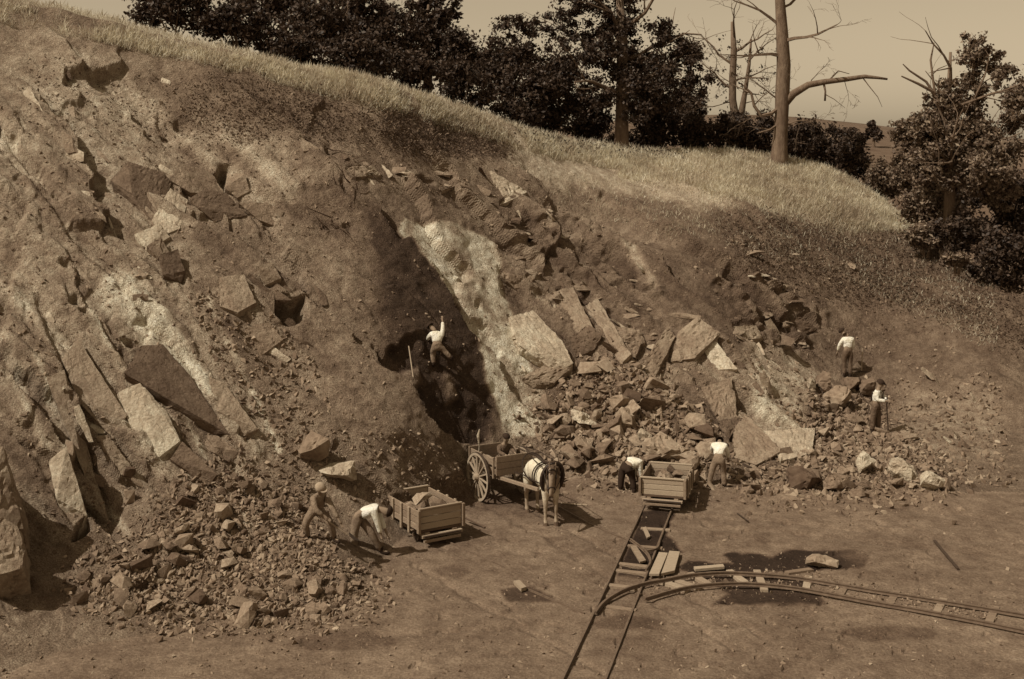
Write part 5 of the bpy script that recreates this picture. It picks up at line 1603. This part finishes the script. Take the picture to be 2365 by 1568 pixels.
# capped man with a bar
b0, _ = hit(2023, 1004)
person(b0, dict(pelvis=(.0, .0, .86), chest=(.05, -.02, 1.28), head=(.10, -.06, 1.47), kL=(.07, .0, .47), aL=(.08, .08, .09), kR=(-.10, -.06, .47), aR=(-.12, -.04, .09),
                eR=(-.02, -.22, 1.04), hR=(.26, -.26, 1.02), eL=(.26, .10, 1.06), hL=(.32, -.16, .96)), (.85, -.5), 'capped man in white shirt leaning on an iron bar at right', 'shirt', 'trousers', 'cap', 'hat', True, scale=1.14)
bb, _ = hit(2047, 1004)
tag(link('crowbar', tubes_mesh('crowbar', [([bb + Vector((0, -.25, -.05)), b0 + Vector((.30, -.20, 1.0)), b0 + Vector((.32, -.18, 1.35))], [.022, .02, .02])], 6), M['iron']), 'upright iron bar held by the capped man', 'bar')
# climbing man in the hollow
b0, _ = hit(1004, 846)
b0 = b0 + Vector((0, -.05, .0))
person(b0, dict(pelvis=(.08, -.02, .64), chest=(.05, .16, 1.02), head=(-.12, .28, 1.16), kL=(-.06, .06, .34), aL=(-.03, -.04, .06), kR=(.30, .02, .46), aR=(.52, .0, .24),
                eR=(.24, .22, 1.14), hR=(.22, .32, 1.36), eL=(-.20, .20, .86), hL=(-.24, .36, .74)), (-.2, 1), 'man in white shirt climbing in the dark hollow of the face', 'shirt', 'trousers_tan', 'cap', 'hat', scale=1.0)
q0, _ = hit(945, 832); q1, _ = hit(955, 878)
rod(q0 + Vector((0, -.15, .45)), q1 + Vector((0, -.1, .1)), .018, 'wood_pale', 'pale tool handle propped in the dark hollow left of the climber', 'tool_handle', 'tool')
# driver seated in the horse cart
b0 = axle_p + rz @ Vector((-.02, .12, .0)); b0.z = .40
person(b0, dict(pelvis=(-.05, .06, .70), chest=(.02, -.02, 1.10), head=(.05, -.06, 1.29), kL=(.30, -.22, .72), aL=(.40, -.36, .58), kR=(.05, -.38, .72), aR=(.16, -.52, .58),
                eR=(-.14, -.20, .92), hR=(.08, -.40, .88), eL=(.26, -.02, .94), hL=(.32, -.28, .92)), (.48, -.88), 'driver with dark hair sitting in the horse cart', 'trousers', 'trousers_dark', 'hair', 'hat')

# ------------------------------------------------------------------ the horse
def horse(loc, heading):
    o = empty('horse', loc, heading)
    c = Chain()
    i0 = c.add((-.05, 0, 1.06), (.28, .30))
    r1 = c.add((-.42, 0, 1.10), (.29, .30), i0); r2 = c.add((-.66, 0, 1.12), (.25, .26), r1); c.add((-.82, 0, 1.08), (.13, .14), r2)
    c1 = c.add((.28, 0, 1.05), (.27, .29), i0); c2 = c.add((.52, 0, 1.08), (.22, .26), c1)
    n1 = c.add((.74, 0, 1.24), (.14, .19), c2); n2 = c.add((.92, 0, 1.38), (.11, .15), n1); n3 = c.add((1.03, 0, 1.41), (.10, .115), n2)
    h1 = c.add((1.13, 0, 1.28), (.095, .115), n3); h2 = c.add((1.22, 0, 1.10), (.075, .085), h1); h3 = c.add((1.28, 0, .96), (.062, .065), h2); c.add((1.295, 0, .90), (.045, .045), h3)
    for s in (-1, 1):
        c.line([((1.01, s * .075, 1.50), .035), ((1.02, s * .085, 1.60), .012)], n3)
        a = c.add((.50, s * .13, .86), .115, c2)
        c.line([((.48, s * .135, .68), .085), ((.50, s * .135, .44), .056), ((.495, s * .135, .28), .042), ((.50, s * .135, .13), .046), ((.53, s * .135, .05), .060)], a)
        a = c.add((-.60, s * .15, .88), .15, r2)
        c.line([((-.60, s * .155, .72), .115), ((-.74, s * .15, .50), .062), ((-.73, s * .145, .30), .044), ((-.71, s * .145, .14), .048), ((-.67, s * .145, .05), .062)], a)
    hb_ = c.build('body', 2)
    at = hb_.attributes.new('tone', 'FLOAT', 'POINT')
    for i_, v_ in enumerate(hb_.vertices):                   # grey head, neck and legs, white barrel
        x_, z_ = v_.co.x, v_.co.z
        k_n = min(max((x_ - .50) / .18, 0), 1); k_l = min(max((.80 - z_) / .25, 0), 1)
        at.data[i_].value = .55 * (1 - max(k_n, k_l)) + max(k_n * .23, k_l * .30)
    link('body', hb_, M['horse'], o)
    for s in (-1, 1):
        for x in (.54, -.66):
            link('hoof', tubes_mesh('hoof', [([(x - .01, s * .14, .0), (x - .015, s * .14, .075)], [.075, .06])], 10), M['horse_grey'], o)
        link('blinder', ellipsoid('blinder', (1.14, s * .115, 1.29), (.05, .012, .045)), M['leather'], o)
    # mane, forelock and tail
    V_, F_ = [], []
    rng = np.random.default_rng(4)
    man = []
    for t in np.linspace(0, 1, 26):
        p = Vector((.60, 0, 1.36)).lerp(Vector((1.03, 0, 1.54)), t)
        for s in (-1, 1):
            man.append(([p, p + Vector((rng.normal(0, .02), s * .13, -.06)), p + Vector((rng.normal(0, .03), s * .165, -.20))], [.022, .018, .006]))
    for q in (-.02, .0, .02):
        man.append(([(1.04, q, 1.53), (1.15, q * 1.6, 1.44), (1.20, q * 1.8, 1.30)], [.02, .018, .006]))
    link('mane', tubes_mesh('mane', man, 5), M['horse_grey'], o)
    tl = []
    for q in range(14):
        a = rng.normal(0, .04)
        tl.append(([(-.88, a * .4, 1.18), (-.98, a, 1.0), (-.98, a * 1.8, .70), (-.95, a * 2, .42)], [.03, .03, .022, .006]))
    link('tail', tubes_mesh('tail', tl, 5), M['horse_grey'], o)
    # harness
    def hoop(x0, z0, ry, rz_, r, name, tilt=0., n=26, m='leather'):
        pts = [(x0 + math.sin(a) * tilt, math.cos(a) * ry, z0 + math.sin(a) * rz_) for a in np.linspace(0, 2 * math.pi, n)]
        link(name, tubes_mesh(name, [(pts, [r] * n)], 6), M[m], o)
    hoop(.60, 1.13, .27, .36, .058, 'collar', .10)
    hoop(.62, 1.16, .30, .38, .016, 'hames', .10, m='wood_dark')
    hoop(.18, 1.055, .305, .315, .020, 'girth')
    hoop(.06, 1.055, .31, .318, .016, 'girth')
    hoop(-.55, 1.10, .315, .30, .016, 'breeching', -.25)
    for s in (-1, 1):
        link('trace', tubes_mesh('trace', [([(.60, s * .29, 1.02), (.1, s * .345, 1.0), (-.5, s * .34, .98), (-.95, s * .38, .92)], [.016] * 4)], 5), M['leather'], o)
        link('back_strap', tubes_mesh('back_strap', [([(.55, s * .03, 1.44), (.1, s * .03, 1.385), (-.4, s * .03, 1.42), (-.75, s * .03, 1.385)], [.016] * 4)], 5), M['leather'], o)
        link('rein', tubes_mesh('rein', [([(1.25, s * .08, 1.0), (.95, s * .18, 1.15), (.6, s * .25, 1.40), (.0, s * .22, 1.42), (-.7, s * .15, 1.46), (-1.5, s * .1, 1.38)], [.010] * 6)], 5), M['leather'], o)
        link('cheek_strap', tubes_mesh('cheek_strap', [([(1.02, s * .10, 1.49), (1.14, s * .105, 1.28), (1.24, s * .083, 1.04)], [.013] * 3)], 5), M['leather'], o)
    for (x, z, ry, rz_) in [(1.245, 1.03, .083, .08), (1.11, 1.37, .10, .10)]:
        hoop(x, z, ry + .008, rz_ + .012, .013, 'bridle_strap', .05, 16)
    for ch in o.children:
        if ch.name.split('.')[0] == 'trace': continue
        for v in ch.data.vertices:
            if v.co.x > .72 and v.co.z > .8: v.co.y -= .55 * (v.co.x - .72)
    o.scale = (1.1, 1.1, 1.15)
    return tag(o, 'white harnessed horse standing in the shafts of the tip cart', 'horse')
horse(rear + HD * .78, math.atan2(HD.y, HD.x) - .14)
